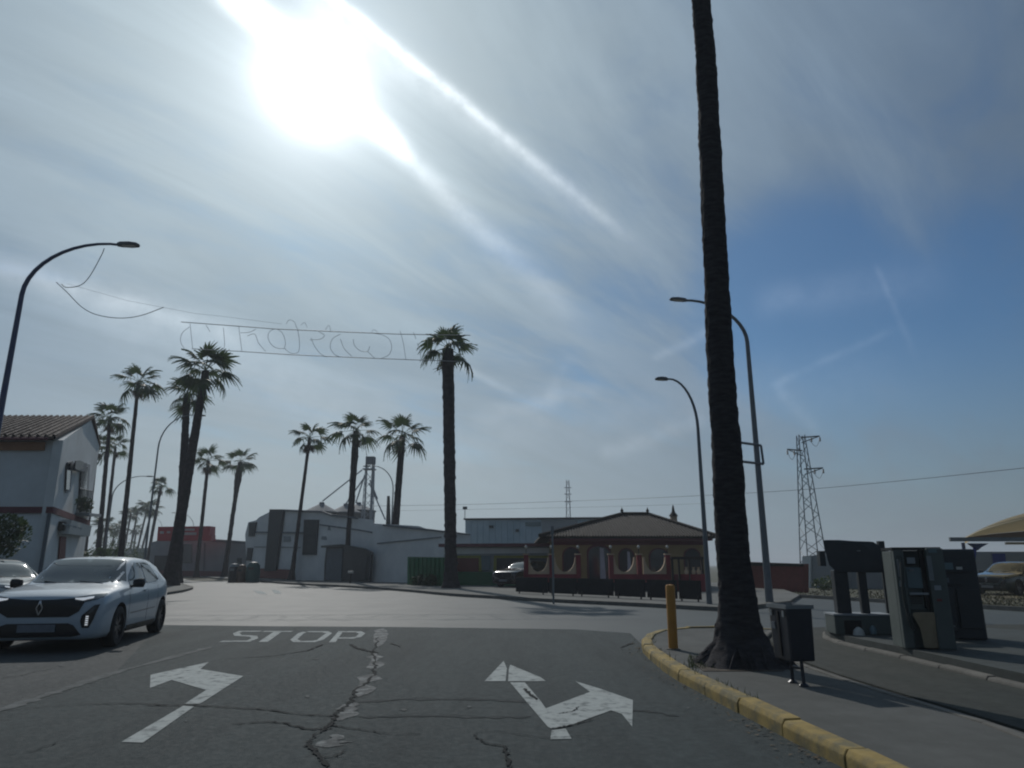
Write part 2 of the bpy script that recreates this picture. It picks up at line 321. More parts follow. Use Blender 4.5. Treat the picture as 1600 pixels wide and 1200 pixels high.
class MB:
    def __init__(s): s.v = []; s.f = []
    def add(s, vs, fs):
        n = len(s.v); s.v += [tuple(v) for v in vs]; s.f += [tuple(i + n for i in f) for f in fs]; return s
    def box(s, c, d, rz=0.0, ax=None):
        c = Vector(c); hx, hy, hz = d[0] / 2, d[1] / 2, d[2] / 2
        R = ax if ax else Matrix.Rotation(rz, 3, 'Z')
        vs = [c + R @ Vector((x * hx, y * hy, z * hz)) for z in (-1, 1) for x, y in ((-1, -1), (1, -1), (1, 1), (-1, 1))]
        return s.add(vs, [(3, 2, 1, 0), (4, 5, 6, 7), (0, 1, 5, 4), (1, 2, 6, 5), (2, 3, 7, 6), (3, 0, 4, 7)])
    def prism(s, poly, off):      # poly: coplanar 3D points, off: thickness vector
        off = Vector(off); n = len(poly); a = [Vector(p) for p in poly]; b = [p + off for p in a]
        fs = [tuple(range(n))[::-1], tuple(range(n, 2 * n))] + [(i, (i + 1) % n, n + (i + 1) % n, n + i) for i in range(n)]
        return s.add(a + b, fs)
    def slab(s, poly, z0, z1):
        a = [Vector((p[0], p[1], z0)) for p in poly]
        return s.prism(a, (0, 0, z1 - z0))
    def tube(s, path, r, seg=8, caps=True):
        path = [Vector(p) for p in path]; n = len(path)
        rs = r if isinstance(r, (list, tuple)) else [r] * n
        up = Vector((0.013, 0.021, 1)) ; prev = None; base = len(s.v); vs = []; fs = []
        for i, p in enumerate(path):
            t = (path[min(i + 1, n - 1)] - path[max(i - 1, 0)]).normalized()
            a = (prev if prev is not None else (Vector((1, 0.1, 0.05)) if abs(t.z) > 0.8 else up))
            a = (a - a.dot(t) * t).normalized(); b = t.cross(a); prev = a
            vs += [p + rs[i] * (cos(k * 2 * pi / seg) * a + sin(k * 2 * pi / seg) * b) for k in range(seg)]
        for i in range(n - 1):
            for k in range(seg):
                fs.append((i * seg + k, i * seg + (k + 1) % seg, (i + 1) * seg + (k + 1) % seg, (i + 1) * seg + k))
        if caps: fs += [tuple(range(seg))[::-1], tuple(range((n - 1) * seg, n * seg))]
        return s.add(vs, fs)
    def lathe(s, prof, c=(0, 0, 0), seg=16, axis='Z'):
        vs = []; fs = []; m = len(prof)
        for k in range(seg):
            a = k * 2 * pi / seg
            for r, z in prof:
                v = Vector((r * cos(a), r * sin(a), z))
                if axis == 'X': v = Vector((v.z, v.x, v.y))
                vs.append(Vector(c) + v)
        for k in range(seg):
            for i in range(m - 1):
                q = (k + 1) % seg; fs.append((k * m + i, q * m + i, q * m + i + 1, k * m + i + 1))
        return s.add(vs, fs)
    def build(s, name, m, parent=None, smooth=False, bevel=0.0, label=None, kind=None, me=None):
        o0 = ORG.get(parent.name, Vector((0, 0, 0))) if parent else Vector((0, 0, 0))
        me = bpy.data.meshes.new(name); me.from_pydata([tuple(Vector(v) - o0) for v in s.v], [], s.f)
        me.materials.append(MT[m] if isinstance(m, str) else m); me.validate(); me.update()
        bm = bmesh.new(); bm.from_mesh(me); bmesh.ops.recalc_face_normals(bm, faces=bm.faces)
        if bevel: bmesh.ops.bevel(bm, geom=[e for e in bm.edges if len(e.link_faces) == 2 and e.calc_face_angle(0) > 0.5], offset=bevel, segments=2, affect='EDGES', profile=0.6)
        bm.to_mesh(me); bm.free()
        if smooth:
            for p in me.polygons: p.use_smooth = True
            if smooth != 'all': me.set_sharp_from_angle(angle=radians(40))
        o = bpy.data.objects.new(name, me); C.objects.link(o); o.parent = parent
        ORG[o.name] = o0.copy()
        if label: o['label'] = label
        if kind: o['kind'] = kind
        return o
def bx(name, m, parent, c, d, rz=0.0, bevel=0.0, **k): return MB().box(c, d, rz).build(name, m, parent, bevel=bevel, **k)
def shared(src, name, parent, M=None):        # another object on the same mesh data
    o = bpy.data.objects.new(name, src.data); C.objects.link(o); o.parent = parent
    if M is not None: o.matrix_local = M
    return o
def crom(pts, n):                              # smooth curve through points
    out_ = []; P_ = [Vector(p) for p in pts]; P_ = [2 * P_[0] - P_[1]] + P_ + [2 * P_[-1] - P_[-2]]
    for i in range(1, len(P_) - 2):
        for k in range(n):
            t = k / n; a, b, c, d = P_[i - 1:i + 3]
            out_.append(0.5 * ((2 * b) + (c - a) * t + (2 * a - 5 * b + 4 * c - d) * t * t + (3 * b - a - 3 * c + d) * t ** 3))
    return out_ + [P_[-2]]

# ================================================================== THE SETTING
def ground_sheet(name, m, poly, z, parent=None, **k):
    mb = MB(); mb.add([(p[0], p[1], z) for p in poly], [tuple(range(len(poly)))])
    o = mb.build(name, m, parent); o['kind'] = 'structure'
    return o
ground_sheet('ground', 'field', [(-1500, -600), (1500, -600), (1500, 2500), (-1500, 2500)], 0.0)
VPD = Vector((ray(214, 883).x, ray(214, 883).y, 0)).normalized()       # direction of the street on the left
VPN = Vector((VPD.y, -VPD.x, 0))
def along(p, s): return Vector((p[0], p[1], 0)) + VPD * s
re0 = G(1250, 934); re1 = G(1600, 956); rd = (re1 - re0).normalized()
road = ground_sheet('road', 'road', [(-70, -30), (60, -30), re1 + rd * 40, re0, G(1120, 929), GX(700, 44), GX(380, 62), along(GX(300, 62), 0), along(GX(300, 62), 400), along(GX(120, 62), 400), GX(120, 62), (-70, 40)], 0.004)
# the lanes on this side, newer and darker than the junction
near_edge = [G(250, 977), G(420, 979), G(600, 980), G(760, 982), G(900, 984), G(985, 990)]
dk = ground_sheet('approach_lanes', 'asphalt', [(4.9, -8), (-5.0, -8), G(0, 1108), G(180, 1052)] + near_edge + [G(1035, 1040), G(1210, 1140)], 0.008)
ln = ground_sheet('oncoming_lane', 'lane', [(-5.0, -8), (-26, -8), (-26, 9), G(-300, 985), G(0, 978), G(250, 977), G(180, 1052), G(0, 1108)], 0.008)

def strip(pts, widths, z, jit=0.0, sub=6):
    """ragged band on the ground through pixel points"""
    path = [G(*p) for p in pts]; Q = []
    for i in range(len(path) - 1):
        for k in range(sub):
            Q.append(path[i].lerp(path[i + 1], k / sub))
    Q.append(path[-1]); mb = MB(); n = len(Q); vs = []
    for i, p in enumerate(Q):
        t = (Q[min(i + 1, n - 1)] - Q[max(i - 1, 0)]).normalized(); nn = Vector((-t.y, t.x, 0))
        u = i / (n - 1); w = widths[0] + (widths[1] - widths[0]) * u
        if jit:
            p = p + nn * random.uniform(-jit, jit); w *= random.uniform(0.35, 1.5)
            if i in (0, n - 1): w *= 0.2
        vs += [(p.x + nn.x * w / 2, p.y + nn.y * w / 2, z), (p.x - nn.x * w / 2, p.y - nn.y * w / 2, z)]
    mb.add(vs, [(2 * i, 2 * i + 1, 2 * i + 3, 2 * i + 2) for i in range(n - 1)])
    return mb
cracks = [
    ([(0, 1112), (60, 1108), (120, 1103), (200, 1101), (260, 1104)], (.012, .03), .03),
    ([(225, 1104), (300, 1104), (400, 1110), (470, 1118), (530, 1122)], (.03, .045), .02),
    ([(360, 1134), (420, 1130), (440, 1132), (480, 1142), (520, 1141)], (.03, .04), .02),
    ([(590, 996), (584, 1022), (588, 1040), (582, 1058)], (.03, .045), .05),
    ([(582, 1058), (556, 1082), (546, 1102), (528, 1117), (518, 1136), (492, 1153), (478, 1166)], (.035, .04), .04),
    ([(518, 1136), (560, 1142), (600, 1148), (660, 1150)], (.03, .012), .02),
    ([(478, 1166), (492, 1176), (500, 1188), (512, 1202)], (.05, .05), .02),
    ([(500, 1188), (525, 1184), (542, 1174)], (.03, .01), .015),
    ([(742, 1150), (752, 1162), (772, 1167), (788, 1169), (792, 1184), (797, 1204)], (.02, .045), .02),
    ([(740, 1150), (760, 1144), (800, 1148), (850, 1156), (930, 1152)], (.008, .014), .02),
    ([(860, 1142), (885, 1137), (930, 1126)], (.03, .02), .015),
    ([(340, 1032), (430, 1026), (480, 1018), (505, 1008)], (.03, .06), .02),
    ([(545, 1008), (565, 1016), (590, 1022)], (.08, .10), .04),
    ([(610, 1006), (625, 1012)], (.04, .04), .02),
    ([(0, 1062), (30, 1058), (55, 1051), (85, 1046)], (.02, .02), .02),
    ([(820, 1078), (832, 1090), (838, 1096)], (.05, .05), .02),
    ([(870, 1118), (895, 1114), (905, 1106)], (.02, .02), .02),
    ([(968, 1014), (990, 1006)], (.05, .07), .03),
    ([(160, 1146), (100, 1160), (40, 1180)], (.01, .012), .02),
]
for pts, w, j in cracks:
    strip(pts, (w[0] * .75, w[1] * .75), 0.0165, j * .8, 9).build('crack', 'crack', dk)
strip([(540, 1100), (640, 1094), (740, 1094), (830, 1098)], (.10, .12), 0.0115, .02).build('sealed_band', 'seal', dk)
strip([(560, 1122), (660, 1120), (760, 1122), (830, 1122)], (.08, .10), 0.0115, .02).build('sealed_band', 'seal', dk)
strip([(905, 1116), (960, 1112), (1010, 1113), (1060, 1122)], (.10, .05), 0.0115, .03).build('sealed_band', 'seal', dk)
# broken, faded centre line
for a in ([(596, 983), (592, 1012)], [(589, 1022), (586, 1048)], [(580, 1055), (560, 1092)], [(553, 1100), (532, 1128)], [(526, 1150), (515, 1170)]):
    strip(a, (.20, .17), 0.012, .035, 8).build('faded_line', 'crumb', dk)
strip([(330, 1012), (180, 1052), (90, 1082), (0, 1112), (-200, 1180)], (.14, .14), 0.012, .012, 12).build('edge_line', 'faint', dk)
# arrows and word on the road
def marking(name, pts, parent=dk, z=0.0125, m='paint'):
    mb = MB(); ps = [G(*p) for p in pts]
    mb.add([(p.x, p.y, z) for p in ps], [tuple(range(len(ps)))])
    return mb.build(name, m, parent)
la = thing('left_turn_arrow', 'white left turn arrow painted on the lane below the word STOP', 'road marking', G(290, 1090), kind='structure'); 
for k in ('category',): pass
marking('arrow_tail', [(189, 1162), (223, 1163), (303, 1106), (286, 1105)], la)
marking('arrow_bend', [(288, 1102), (312, 1102), (380, 1058), (313, 1047), (326, 1036), (235, 1056), (234, 1077), (268, 1064), (322, 1080)], la)
ra = thing('straight_and_right_arrow', 'white arrow pointing ahead and right, painted on the right lane', 'road marking', G(880, 1100), kind='structure')
marking('arrow_foot', [(860, 1158), (893, 1157), (884, 1141), (862, 1143)], ra)
marking('arrow_bend', [(862, 1141), (884, 1138), (955, 1112), (972, 1118), (988, 1138), (989, 1096), (938, 1078), (899, 1066), (922, 1083), (853, 1109), (842, 1094), (820, 1068), (797, 1068), (856, 1138)], ra)
marking('arrow_head', [(757, 1066), (790, 1066), (792, 1046), (787, 1034)], ra)
marking('arrow_head', [(794, 1066), (853, 1066), (845, 1060), (797, 1040), (795, 1048)], ra)
word = thing('stop_word_marking', 'the word STOP painted in white on the approach lane', 'road marking', G(455, 995), kind='structure')
for o in (la, ra, word): del o['category']; del o['label']
def stroke(pts, w0, parent, name='letter'):
    ps = [G(*p) for p in pts]; L = []; R = []
    mb = MB(); n = len(ps); vs = []
    for i, p in enumerate(ps):
        a = (ps[i] - ps[i - 1]).normalized() if i else (ps[1] - ps[0]).normalized()
        b = (ps[i + 1] - ps[i]).normalized() if i < n - 1 else a
        t = (a + b).normalized(); nn = Vector((-t.y, t.x, 0)); k = 1 / max(0.5, t.dot(a))
        # letters stretched along the road: strokes across it are thicker in depth
        w = Vector((nn.x * w0 * k, nn.y * w0 * 1.9 * k, 0))
        vs += [(p.x + w.x, p.y + w.y, 0.0125), (p.x - w.x, p.y - w.y, 0.0125)]
    mb.add(vs, [(2 * i, 2 * i + 1, 2 * i + 3, 2 * i + 2) for i in range(n - 1)])
    return mb
cl_ = lambda pts: pts + [pts[0]]
stroke([(408, 987.2), (376, 987.4), (369, 990.5), (372, 993.8), (396, 995), (398, 998.5), (388, 1002.8), (345, 1003.2)][0:8], .055, word).build('letter', 'paint', word)
s_ = stroke([(411, 987.6), (456, 987.6)], .055, word); s_.add(stroke([(434, 988), (411, 1004)], .075, word).v, [(0, 1, 3, 2)]); s_.build('letter', 'paint', word)
stroke(cl_([(478, 988), (508, 988), (514, 990.5), (500, 1001), (490, 1003.4), (464, 1003.4), (459, 1000.5), (470, 990.5)]), .055, word).build('letter', 'paint', word)
s_ = stroke([(519, 1004.5), (532, 988), (560, 988), (566, 990.8), (560, 996), (550, 998), (528, 998)], .055, word); s_.build('letter', 'paint', word)
for p, w, h in (((493, 1031), 14, 2.2), ((480, 1090), 8, 5), ((1075, 1108), 6, 3), ((290, 1129), 5, 3), ((630, 1111), 12, 4), ((733, 1106), 8, 4), ((95, 1041), 12, 3)):
    marking('paint_scrap', [(p[0] - w / 2, p[1]), (p[0], p[1] + h / 2), (p[0] + w / 2, p[1] + h * .2), (p[0] + w * .2, p[1] - h / 2)], dk, 0.013, 'faint')
# faint arrows far across the junction
marking('far_marking', [(395, 922), (412, 925), (418, 929), (404, 928)], road, 0.009)
marking('far_marking', [(424, 921), (436, 923), (440, 928), (430, 928)], road, 0.009)

# pavements
def pavement(name, m, poly, z=0.12):
    mb = MB(); mb.slab(poly, -0.05, z); o = mb.build(name, m); o['kind'] = 'structure'; return o
far_k = [G(338, 905), G(400, 909), G(456, 913.5), G(560, 919), G(640, 925), G(706, 931.5), G(780, 936), G(860, 941), G(1000, 948), G(1125, 955), G(1165, 953), G(1235, 944)]
far_k = crom([(p.x, p.y, 0) for p in far_k], 3)
fp = pavement('far_pavement', 'farpave', far_k + [G(1250, 934), GX(1200, 48), GX(700, 90), GX(300, 140), along(GX(300, 62), 80)])
def kerb_run(parent, path, z, w, h, m, step, name='kerb_stone', gap=0.006, jit=0.01):
    """separate kerb stones laid end to end along a path (outer edge), sharing nothing but their size"""
    L = [0.0]
    for i in range(1, len(path)): L.append(L[-1] + (path[i] - path[i - 1]).length)
    def at(s):
        s = min(max(s, 0), L[-1])
        for i in range(1, len(path)):
            if L[i] >= s: return path[i - 1].lerp(path[i], (s - L[i - 1]) / max(1e-6, L[i] - L[i - 1]))
    n = max(1, int(L[-1] / step)); st = L[-1] / n
    for i in range(n):
        a = at(i * st + gap); b = at((i + 1) * st - gap); t = (b - a).normalized(); nn = Vector((t.y, -t.x, 0))
        dz = random.uniform(-jit, jit); dn = nn * random.uniform(-jit, jit)
        A = a + dn; B = b + dn
        c = w * 0.25
        prof = [(0, -0.05), (0, h - c + dz), (c * .6, h + dz), (w, h + dz + .004), (w, -0.05)]
        vs = [(A.x - nn.x * -q, A.y - nn.y * -q, z + r) for q, r in prof] + [(B.x - nn.x * -q, B.y - nn.y * -q, z + r) for q, r in prof]
        k = len(prof)
        mb = MB(); mb.add(vs, [tuple(range(k)), tuple(range(k, 2 * k))] + [(j, (j + 1) % k, k + (j + 1) % k, k + j) for j in range(k)])
        mb.build(name, m, parent, bevel=0.012)
fk = thing('far_kerb', None, None, far_k[0], kind='structure')
mb = MB(); n = len(far_k); vs = []
for i, p in enumerate(far_k):
    t = (far_k[min(i + 1, n - 1)] - far_k[max(i - 1, 0)]).normalized(); nn = Vector((t.y, -t.x, 0)) 
    if nn.y > 0: nn = -nn
    for o_, zz in ((0.09, -.05), (0.09, .125), (-.14, .132), (-.14, -.05)): vs.append((p.x + nn.x * o_, p.y + nn.y * o_, zz))
mb.add(vs, [(4 * i + j, 4 * i + (j + 1) % 4, 4 * i + 4 + (j + 1) % 4, 4 * i + 4 + j) for i in range(n - 1) for j in range(4)] + [(0, 1, 2, 3), (4 * n - 4, 4 * n - 3, 4 * n - 2, 4 * n - 1)])
mb.build('kerb_edge', 'kerb', fk)

left_k = crom([(p.x, p.y, 0) for p in (along(G(285, 915), 300), along(G(285, 915), 60), G(285, 915), G(298, 919), G(297, 922), G(270, 928), G(200, 933), G(-300, 950))], 3)
lp = pavement('left_pavement', 'farpave', left_k + [(-80, 30), (-260, 300)])
mb = MB(); n = len(left_k); vs = []
for i, p in enumerate(left_k):
    t = (left_k[min(i + 1, n - 1)] - left_k[max(i - 1, 0)]).normalized(); nn = Vector((-t.y, t.x, 0))
    for o_, zz in ((0.07, -.05), (0.07, .125), (-.12, .132), (-.12, -.05)): vs.append((p.x + nn.x * o_, p.y + nn.y * o_, zz))
mb.add(vs, [(4 * i + j, 4 * i + (j + 1) % 4, 4 * i + 4 + (j + 1) % 4, 4 * i + 4 + j) for i in range(n - 1) for j in range(4)])
lk = thing('left_kerb', None, None, left_k[0], kind='structure'); mb.build('kerb_edge', 'kerb', lk)

near_path_px = [(1210, 993), (1130, 989), (1060, 991), (1024, 996), (1006, 1005), (1004, 1020), (1030, 1045), (1062, 1067), (1100, 1087), (1150, 1114), (1200, 1141), (1270, 1177), (1318, 1202), (1450, 1275), (1650, 1400)]
near_path = crom([(p.x, p.y, 0) for p in (G(*q) for q in near_path_px)], 5)
inner = [G(1700, 1215), G(1600, 1170), G(1500, 1136), G(1400, 1104), G(1300, 1070), G(1240, 1045), G(1206, 1027), G(1196, 1010), G(1210, 996)]
def offs(path, d):
    o_ = []
    for i, p in enumerate(path):
        t = (path[min(i + 1, len(path) - 1)] - path[max(i - 1, 0)]).normalized(); o_.append(p + Vector((-t.y, t.x, 0)) * d)
    return o_
nk_in = offs(near_path, 0.14)
np_ = pavement('corner_pavement', 'pave', nk_in + inner, 0.115)
yk = thing('yellow_kerb', None, None, G(1010, 1010), kind='structure')
kerb_run(yk, near_path[::-1], 0.0, 0.16, 0.135, 'ykerb', 0.86, jit=0.008)
# edging, then the service apron of the filling station
ek = thing('pavement_edging', None, None, inner[0], kind='structure')
kerb_run(ek, inner[::-1], 0.0, 0.10, 0.125, 'kerb', 1.0, name='edging_stone', jit=0.003)
ap = pavement('station_apron', 'apron', [p + Vector((0.1, 0.05, 0)) for p in inner] + [G(1250, 990), G(1400, 985), G(1600, 984), G(1900, 984), (40, 12), (30, 3)], 0.108)
# tree pit of the big palm
pit_c = G(1160, 1050)
mb = MB(); mb.slab([G(1082, 1050), G(1100, 1066), G(1226, 1066), G(1222, 1040), G(1120, 1032)], 0.0, 0.122)
tp = mb.build('tree_pit', 'earth'); tp['kind'] = 'structure'
mb = MB()
for i in range(420):
    p = G(random.uniform(1076, 1128), random.uniform(1040, 1062)) if i < 300 else G(random.uniform(1020, 1100), random.uniform(1030, 1062))
    if i >= 300: p = nk_in[random.randrange(20, 46)] + Vector((random.uniform(-.05, .08), random.uniform(-.05, .05), 0))
    h = random.uniform(.02, .09); a = random.uniform(0, pi); w = .006
    d = Vector((cos(a), sin(a), 0)) * w; l = Vector((random.uniform(-.04, .04), random.uniform(-.04, .04), h))
    b = Vector((p.x, p.y, .115)); mb.add([b - d, b + d, b + l], [(0, 1, 2)])
tag(mb.build('weeds', 'grass'), 'short weeds around the foot of the big palm and along the yellow kerb', 'weeds', kind='stuff')
# dead leaves and grit lying along the kerb
mb = MB()
for i in range(260):
    k = random.randrange(18, len(near_path) - 12); p = near_path[k].lerp(near_path[k + 1], random.random()); t = (near_path[k + 1] - near_path[k]).normalized()
    p = p - Vector((-t.y, t.x, 0)) * abs(random.gauss(0.03, 0.12)) - Vector((-t.y, t.x, 0)) * .02; s = random.uniform(.008, .03); a = random.uniform(0, 2 * pi)
    mb.add([(p.x + s * cos(a + q), p.y + s * sin(a + q) * random.uniform(.3, 1), .012 + random.uniform(0, .012)) for q in (0, 1.8, 3.6)], [(0, 1, 2)])
tag(mb.build('kerb_litter', 'deadfrond'), 'dead leaf scraps and grit lying along the yellow kerb', 'litter', kind='stuff')
# dark kerb across the far side of the right hand road
rk = thing('field_kerb', None, None, re0, kind='structure')
mb = MB(); mb.prism([re0 + Vector((0, 0, -.02)), re0 + Vector((0, 0, .13)), re1 + rd * 40 + Vector((0, 0, .13)), re1 + rd * 40 + Vector((0, 0, -.02))], Vector((.1, .14, 0))); mb.build('kerb_edge', 'kerb', rk)

# ================================================================== VEGETATION
def frond_mesh(seed, droop=1.0, blade=0.95, stalk=0.9, segs=17, m='frond'):
    """fan leaf: stalk along +X, rising then arching; pleated blade of pointed fingers hanging at the tips"""
    rnd = random.Random(seed); mb = MB(); path = []
    for i in range(5):
        u = i / 4; path.append(Vector((stalk * u, 0, -0.16 * droop * u * u)))
    for i in range(4):
        a, b = path[i], path[i + 1]; w = .022 * (1 - .5 * i / 4)
        mb.add([a + Vector((0, -w, 0)), a + Vector((0, w, 0)), b + Vector((0, w, 0)), b + Vector((0, -w, 0))], [(0, 1, 2, 3)])
        mb.add([a + Vector((0, 0, -w)), a + Vector((0, 0, w)), b + Vector((0, 0, w)), b + Vector((0, 0, -w))], [(0, 1, 2, 3)])
    o = path[-1]; base_slope = -0.32 * droop
    for k in range(segs):
        th = (k / (segs - 1) - .5) * radians(215); L = blade * (0.78 + .22 * cos(th)) * rnd.uniform(.88, 1.1)
        d = Vector((cos(th), sin(th), base_slope * cos(th) - .10 * abs(sin(th)))).normalized(); sd_ = Vector((-sin(th), cos(th), 0))
        hw = L * .5 * tan(radians(215) / segs / 2) * 1.25; pl = (.5 if k % 2 else -.5) * hw
        ps = []; dr = droop * rnd.uniform(.5, 1.3)
        for u in (0.04, .5, .78, 1.0):
            z = -dr * (max(0, u - .35) ** 2) * L * 1.15
            c = o + d * (u * L * (1 - .12 * max(0, u - .6) * dr)) + Vector((0, 0, z))
            w = hw * {0.04: .10, .5: 1.0, .78: .62, 1.0: .02}[u]
            ps.append((c - sd_ * w + Vector((0, 0, pl * u)), c + sd_ * w - Vector((0, 0, pl * u))))
        for i in range(3):
            mb.add([ps[i][0], ps[i][1], ps[i + 1][1], ps[i + 1][0]], [(0, 1, 2, 3)])
    me = bpy.data.meshes.new('frond'); me.from_pydata(mb.v, [], mb.f); me.materials.append(MT[m]); me.update()
    return me
FR = [frond_mesh(i, d) for i, d in enumerate((0.6, 0.9, 1.2, 1.5))]
FD = [frond_mesh(11, 1.7, .8, .7, 13, 'deadfrond'), frond_mesh(12, 1.4, .8, .7, 13, 'deadfrond')]

def palm_trunk(base, top, r0, rt, flare, shag, seg, rings, bend=None, bulge=0.0):
    base = Vector(base); top = Vector(top); mb = MB(); vs = []; L = (top - base).length
    off = random.uniform(0, 50); bend = Vector(bend) if bend else Vector((0, 0, 0))
    for i in range(rings + 1):
        u = i / rings; c = base.lerp(top, u) + bend * sin(pi * u)
        h = u * L
        r = r0 + (rt - r0) * u ** .8 + flare * math.exp(-h / .42) + .25 * flare * math.exp(-h / 1.5) + bulge * math.exp(-((u - .86) / .11) ** 2)
        for k in range(seg):
            a = k * 2 * pi / seg
            nz_ = noise.noise(Vector((cos(a) * 1.3, sin(a) * 1.3, h * 2.2 + off))) * .10 + noise.noise(Vector((cos(a) * 3, sin(a) * 3, h * 6 + off))) * .06
            rr = r * (1 + nz_) + shag * max(0, noise.noise(Vector((cos(a) * 4, sin(a) * 4, h * 5 + off * 2)))) * (1 if i % 2 else .25)
            vs.append((c.x + rr * cos(a), c.y + rr * sin(a), c.z))
    fs = [(i * seg + k, i * seg + (k + 1) % seg, (i + 1) * seg + (k + 1) % seg, (i + 1) * seg + k) for i in range(rings) for k in range(seg)]
    fs.append(tuple(range(rings * seg, (rings + 1) * seg))); mb.add(vs, fs)
    return mb
def palm(label, base_px, Y, crown_px, crown_py, R, w_px, nf=26, dead=3, shag=0.05, flare=0.12, far=False, top_w=None, bend=None, bulge=0.0, group='tall fan palms along the street', yaw=0.0):
    b = GX(base_px, Y); b.z = 0.1
    c = P(crown_px, crown_py, Y)
    # keep the crown where the trunk's own vertical leads it, with a little lean
    t = thing('palm_tree', label, 'palm tree', b, group)
    r = w_px / F * Y / 2
    top = c - Vector((0, 0, R * .15))
    if far:
        palm_trunk(b, top, r, r * .75, flare * .5, shag, 7, 24).build('trunk', 'bark2', t, smooth=True)
        mb = MB(); s = R / 1.75
        for i in range(16):
            az = i * 2.4 + random.uniform(-.3, .3); el = radians(random.uniform(-35, 75))
            Rm = Matrix.Translation(top) @ Matrix.Rotation(az, 4, 'Z') @ Matrix.Rotation(-el, 4, 'Y') @ Matrix.Scale(s, 4)
            me = FR[i % 4]; mb.add([Rm @ v.co for v in me.vertices], [tuple(p.vertices) for p in me.polygons])
        mb.build('crown', 'frond', t); return t
    palm_trunk(b, top, r, (top_w / F * Y / 2) if top_w else r * .8, flare, shag, 14, int(max(30, (top - b).length * 7)), bend, bulge).build('trunk', 'bark2', t, smooth=True)
    s = R / 1.92
    rnd = random.Random(int(base_px * 7 + Y)); rel = top - b
    for i in range(nf):
        u = (i + .5) / nf; el = radians(84 - 108 * u ** .9 + rnd.uniform(-12, 12)); az = i * 2.399 + rnd.uniform(-.6, .6) + yaw
        k = s * rnd.uniform(.80, 1.22) * (0.8 + .2 * cos(el))
        me = FR[min(3, int(u * 4) if rnd.random() > .3 else rnd.randrange(4))]
        Mx = Matrix.Translation(rel + Vector((0, 0, .10 * s * (1 - u)))) @ Matrix.Rotation(az, 4, 'Z') @ Matrix.Rotation(-el, 4, 'Y') @ Matrix.Rotation(rnd.uniform(-.6, .6), 4, 'X') @ Matrix.Scale(k, 4)
        o = bpy.data.objects.new('frond', me); C.objects.link(o); o.parent = t; o.matrix_local = Mx
    for i in range(dead):
        az = rnd.uniform(0, 2 * pi); el = radians(rnd.uniform(-80, -62))
        Mx = Matrix.Translation(rel - Vector((0, 0, .15))) @ Matrix.Rotation(az, 4, 'Z') @ Matrix.Rotation(-el, 4, 'Y') @ Matrix.Scale(s * .75, 4)
        o = bpy.data.objects.new('dead_frond', FD[i % 2]); C.objects.link(o); o.parent = t; o.matrix_local = Mx
    return t

# the big palm by the kerb, its crown above the picture
bp = G(1163, 1053); bp.z = .1
t = thing('palm_tree', 'thick dark palm trunk with a flared foot by the yellow kerb, crown above the picture', 'palm tree', bp, 'tall fan palms along the street')
YB = bp.y
cpts = [bp] + [P(x, y, YB) for x, y in ((1152, 940), (1143, 830), (1132, 660), (1122, 500), (1113, 300), (1103, 100), (1095, 0))]
d_ = (cpts[-1] - cpts[-2]).normalized()
cpts += [cpts[-1] + d_ * 2.2, cpts[-1] + d_ * 4.4]
cc = crom(cpts, 34)
mb = MB(); vs = []; seg = 44; n = len(cc)
for i, c in enumerate(cc):
    h = c.z - .1; r = (.200 + (.145 - .200) * min(1, h / 9) + .34 * math.exp(-h / .20) + .075 * math.exp(-h / .85)) * (1 + .05 * sin(h * 2.1) * noise.noise(Vector((3, 7, h * .7))) * 2)
    for k in range(seg):
        a = k * 2 * pi / seg
        q = noise.noise(Vector((cos(a) * 1.2, sin(a) * 1.2, h * 1.7))) * .10 + noise.noise(Vector((cos(a) * 3, sin(a) * 3, h * 5))) * .05
        rootv = .16 * math.exp(-h / .22) * noise.noise(Vector((cos(a) * 2.5, sin(a) * 2.5, 9)))
        rr = r * (1 + q) + rootv + .006 * (((h * 9.0 + .6 * noise.noise(Vector((cos(a) * 2, sin(a) * 2, h)))) % 1.0) ** 2) * (1 if h > .35 else 0) + .03 * noise.noise(Vector((cos(a) * 9, sin(a) * 9, h * 9))) * (1.6 if h < .5 else .55)
        vs.append((c.x + rr * cos(a), c.y + rr * sin(a) * .95, c.z))
mb.add(vs, [(i * seg + k, i * seg + (k + 1) % seg, (i + 1) * seg + (k + 1) % seg, (i + 1) * seg + k) for i in range(n - 1) for k in range(seg)] + [tuple(range((n - 1) * seg, n * seg))])
mb.build('trunk', 'bark', t, smooth='all')
mb = MB(); rnd = random.Random(3)
for i in range(150):
    a = rnd.uniform(0, 2 * pi); r_ = rnd.uniform(.30, .52); c0_ = bp + Vector((cos(a) * r_ * .75, sin(a) * r_ * .75, rnd.uniform(.06, .26)))
    c1_ = bp + Vector((cos(a + rnd.uniform(-.2, .2)) * (r_ + .14), sin(a) * (r_ + .14), -.0)); mb.tube([c0_, c0_.lerp(c1_, .5) + Vector((0, 0, rnd.uniform(0, .04))), c1_], [.018, .014, .008], 5)
mb.build('root_mat', 'bark', t)
rel = cc[-1] - bp
for i in range(28):
    u = (i + .5) / 28; el = radians(80 - 110 * u); az = i * 2.399
    o = bpy.data.objects.new('frond', FR[i % 4]); C.objects.link(o); o.parent = t
    o.matrix_local = Matrix.Translation(rel) @ Matrix.Rotation(az, 4, 'Z') @ Matrix.Rotation(-el, 4, 'Y') @ Matrix.Scale(1.05, 4)

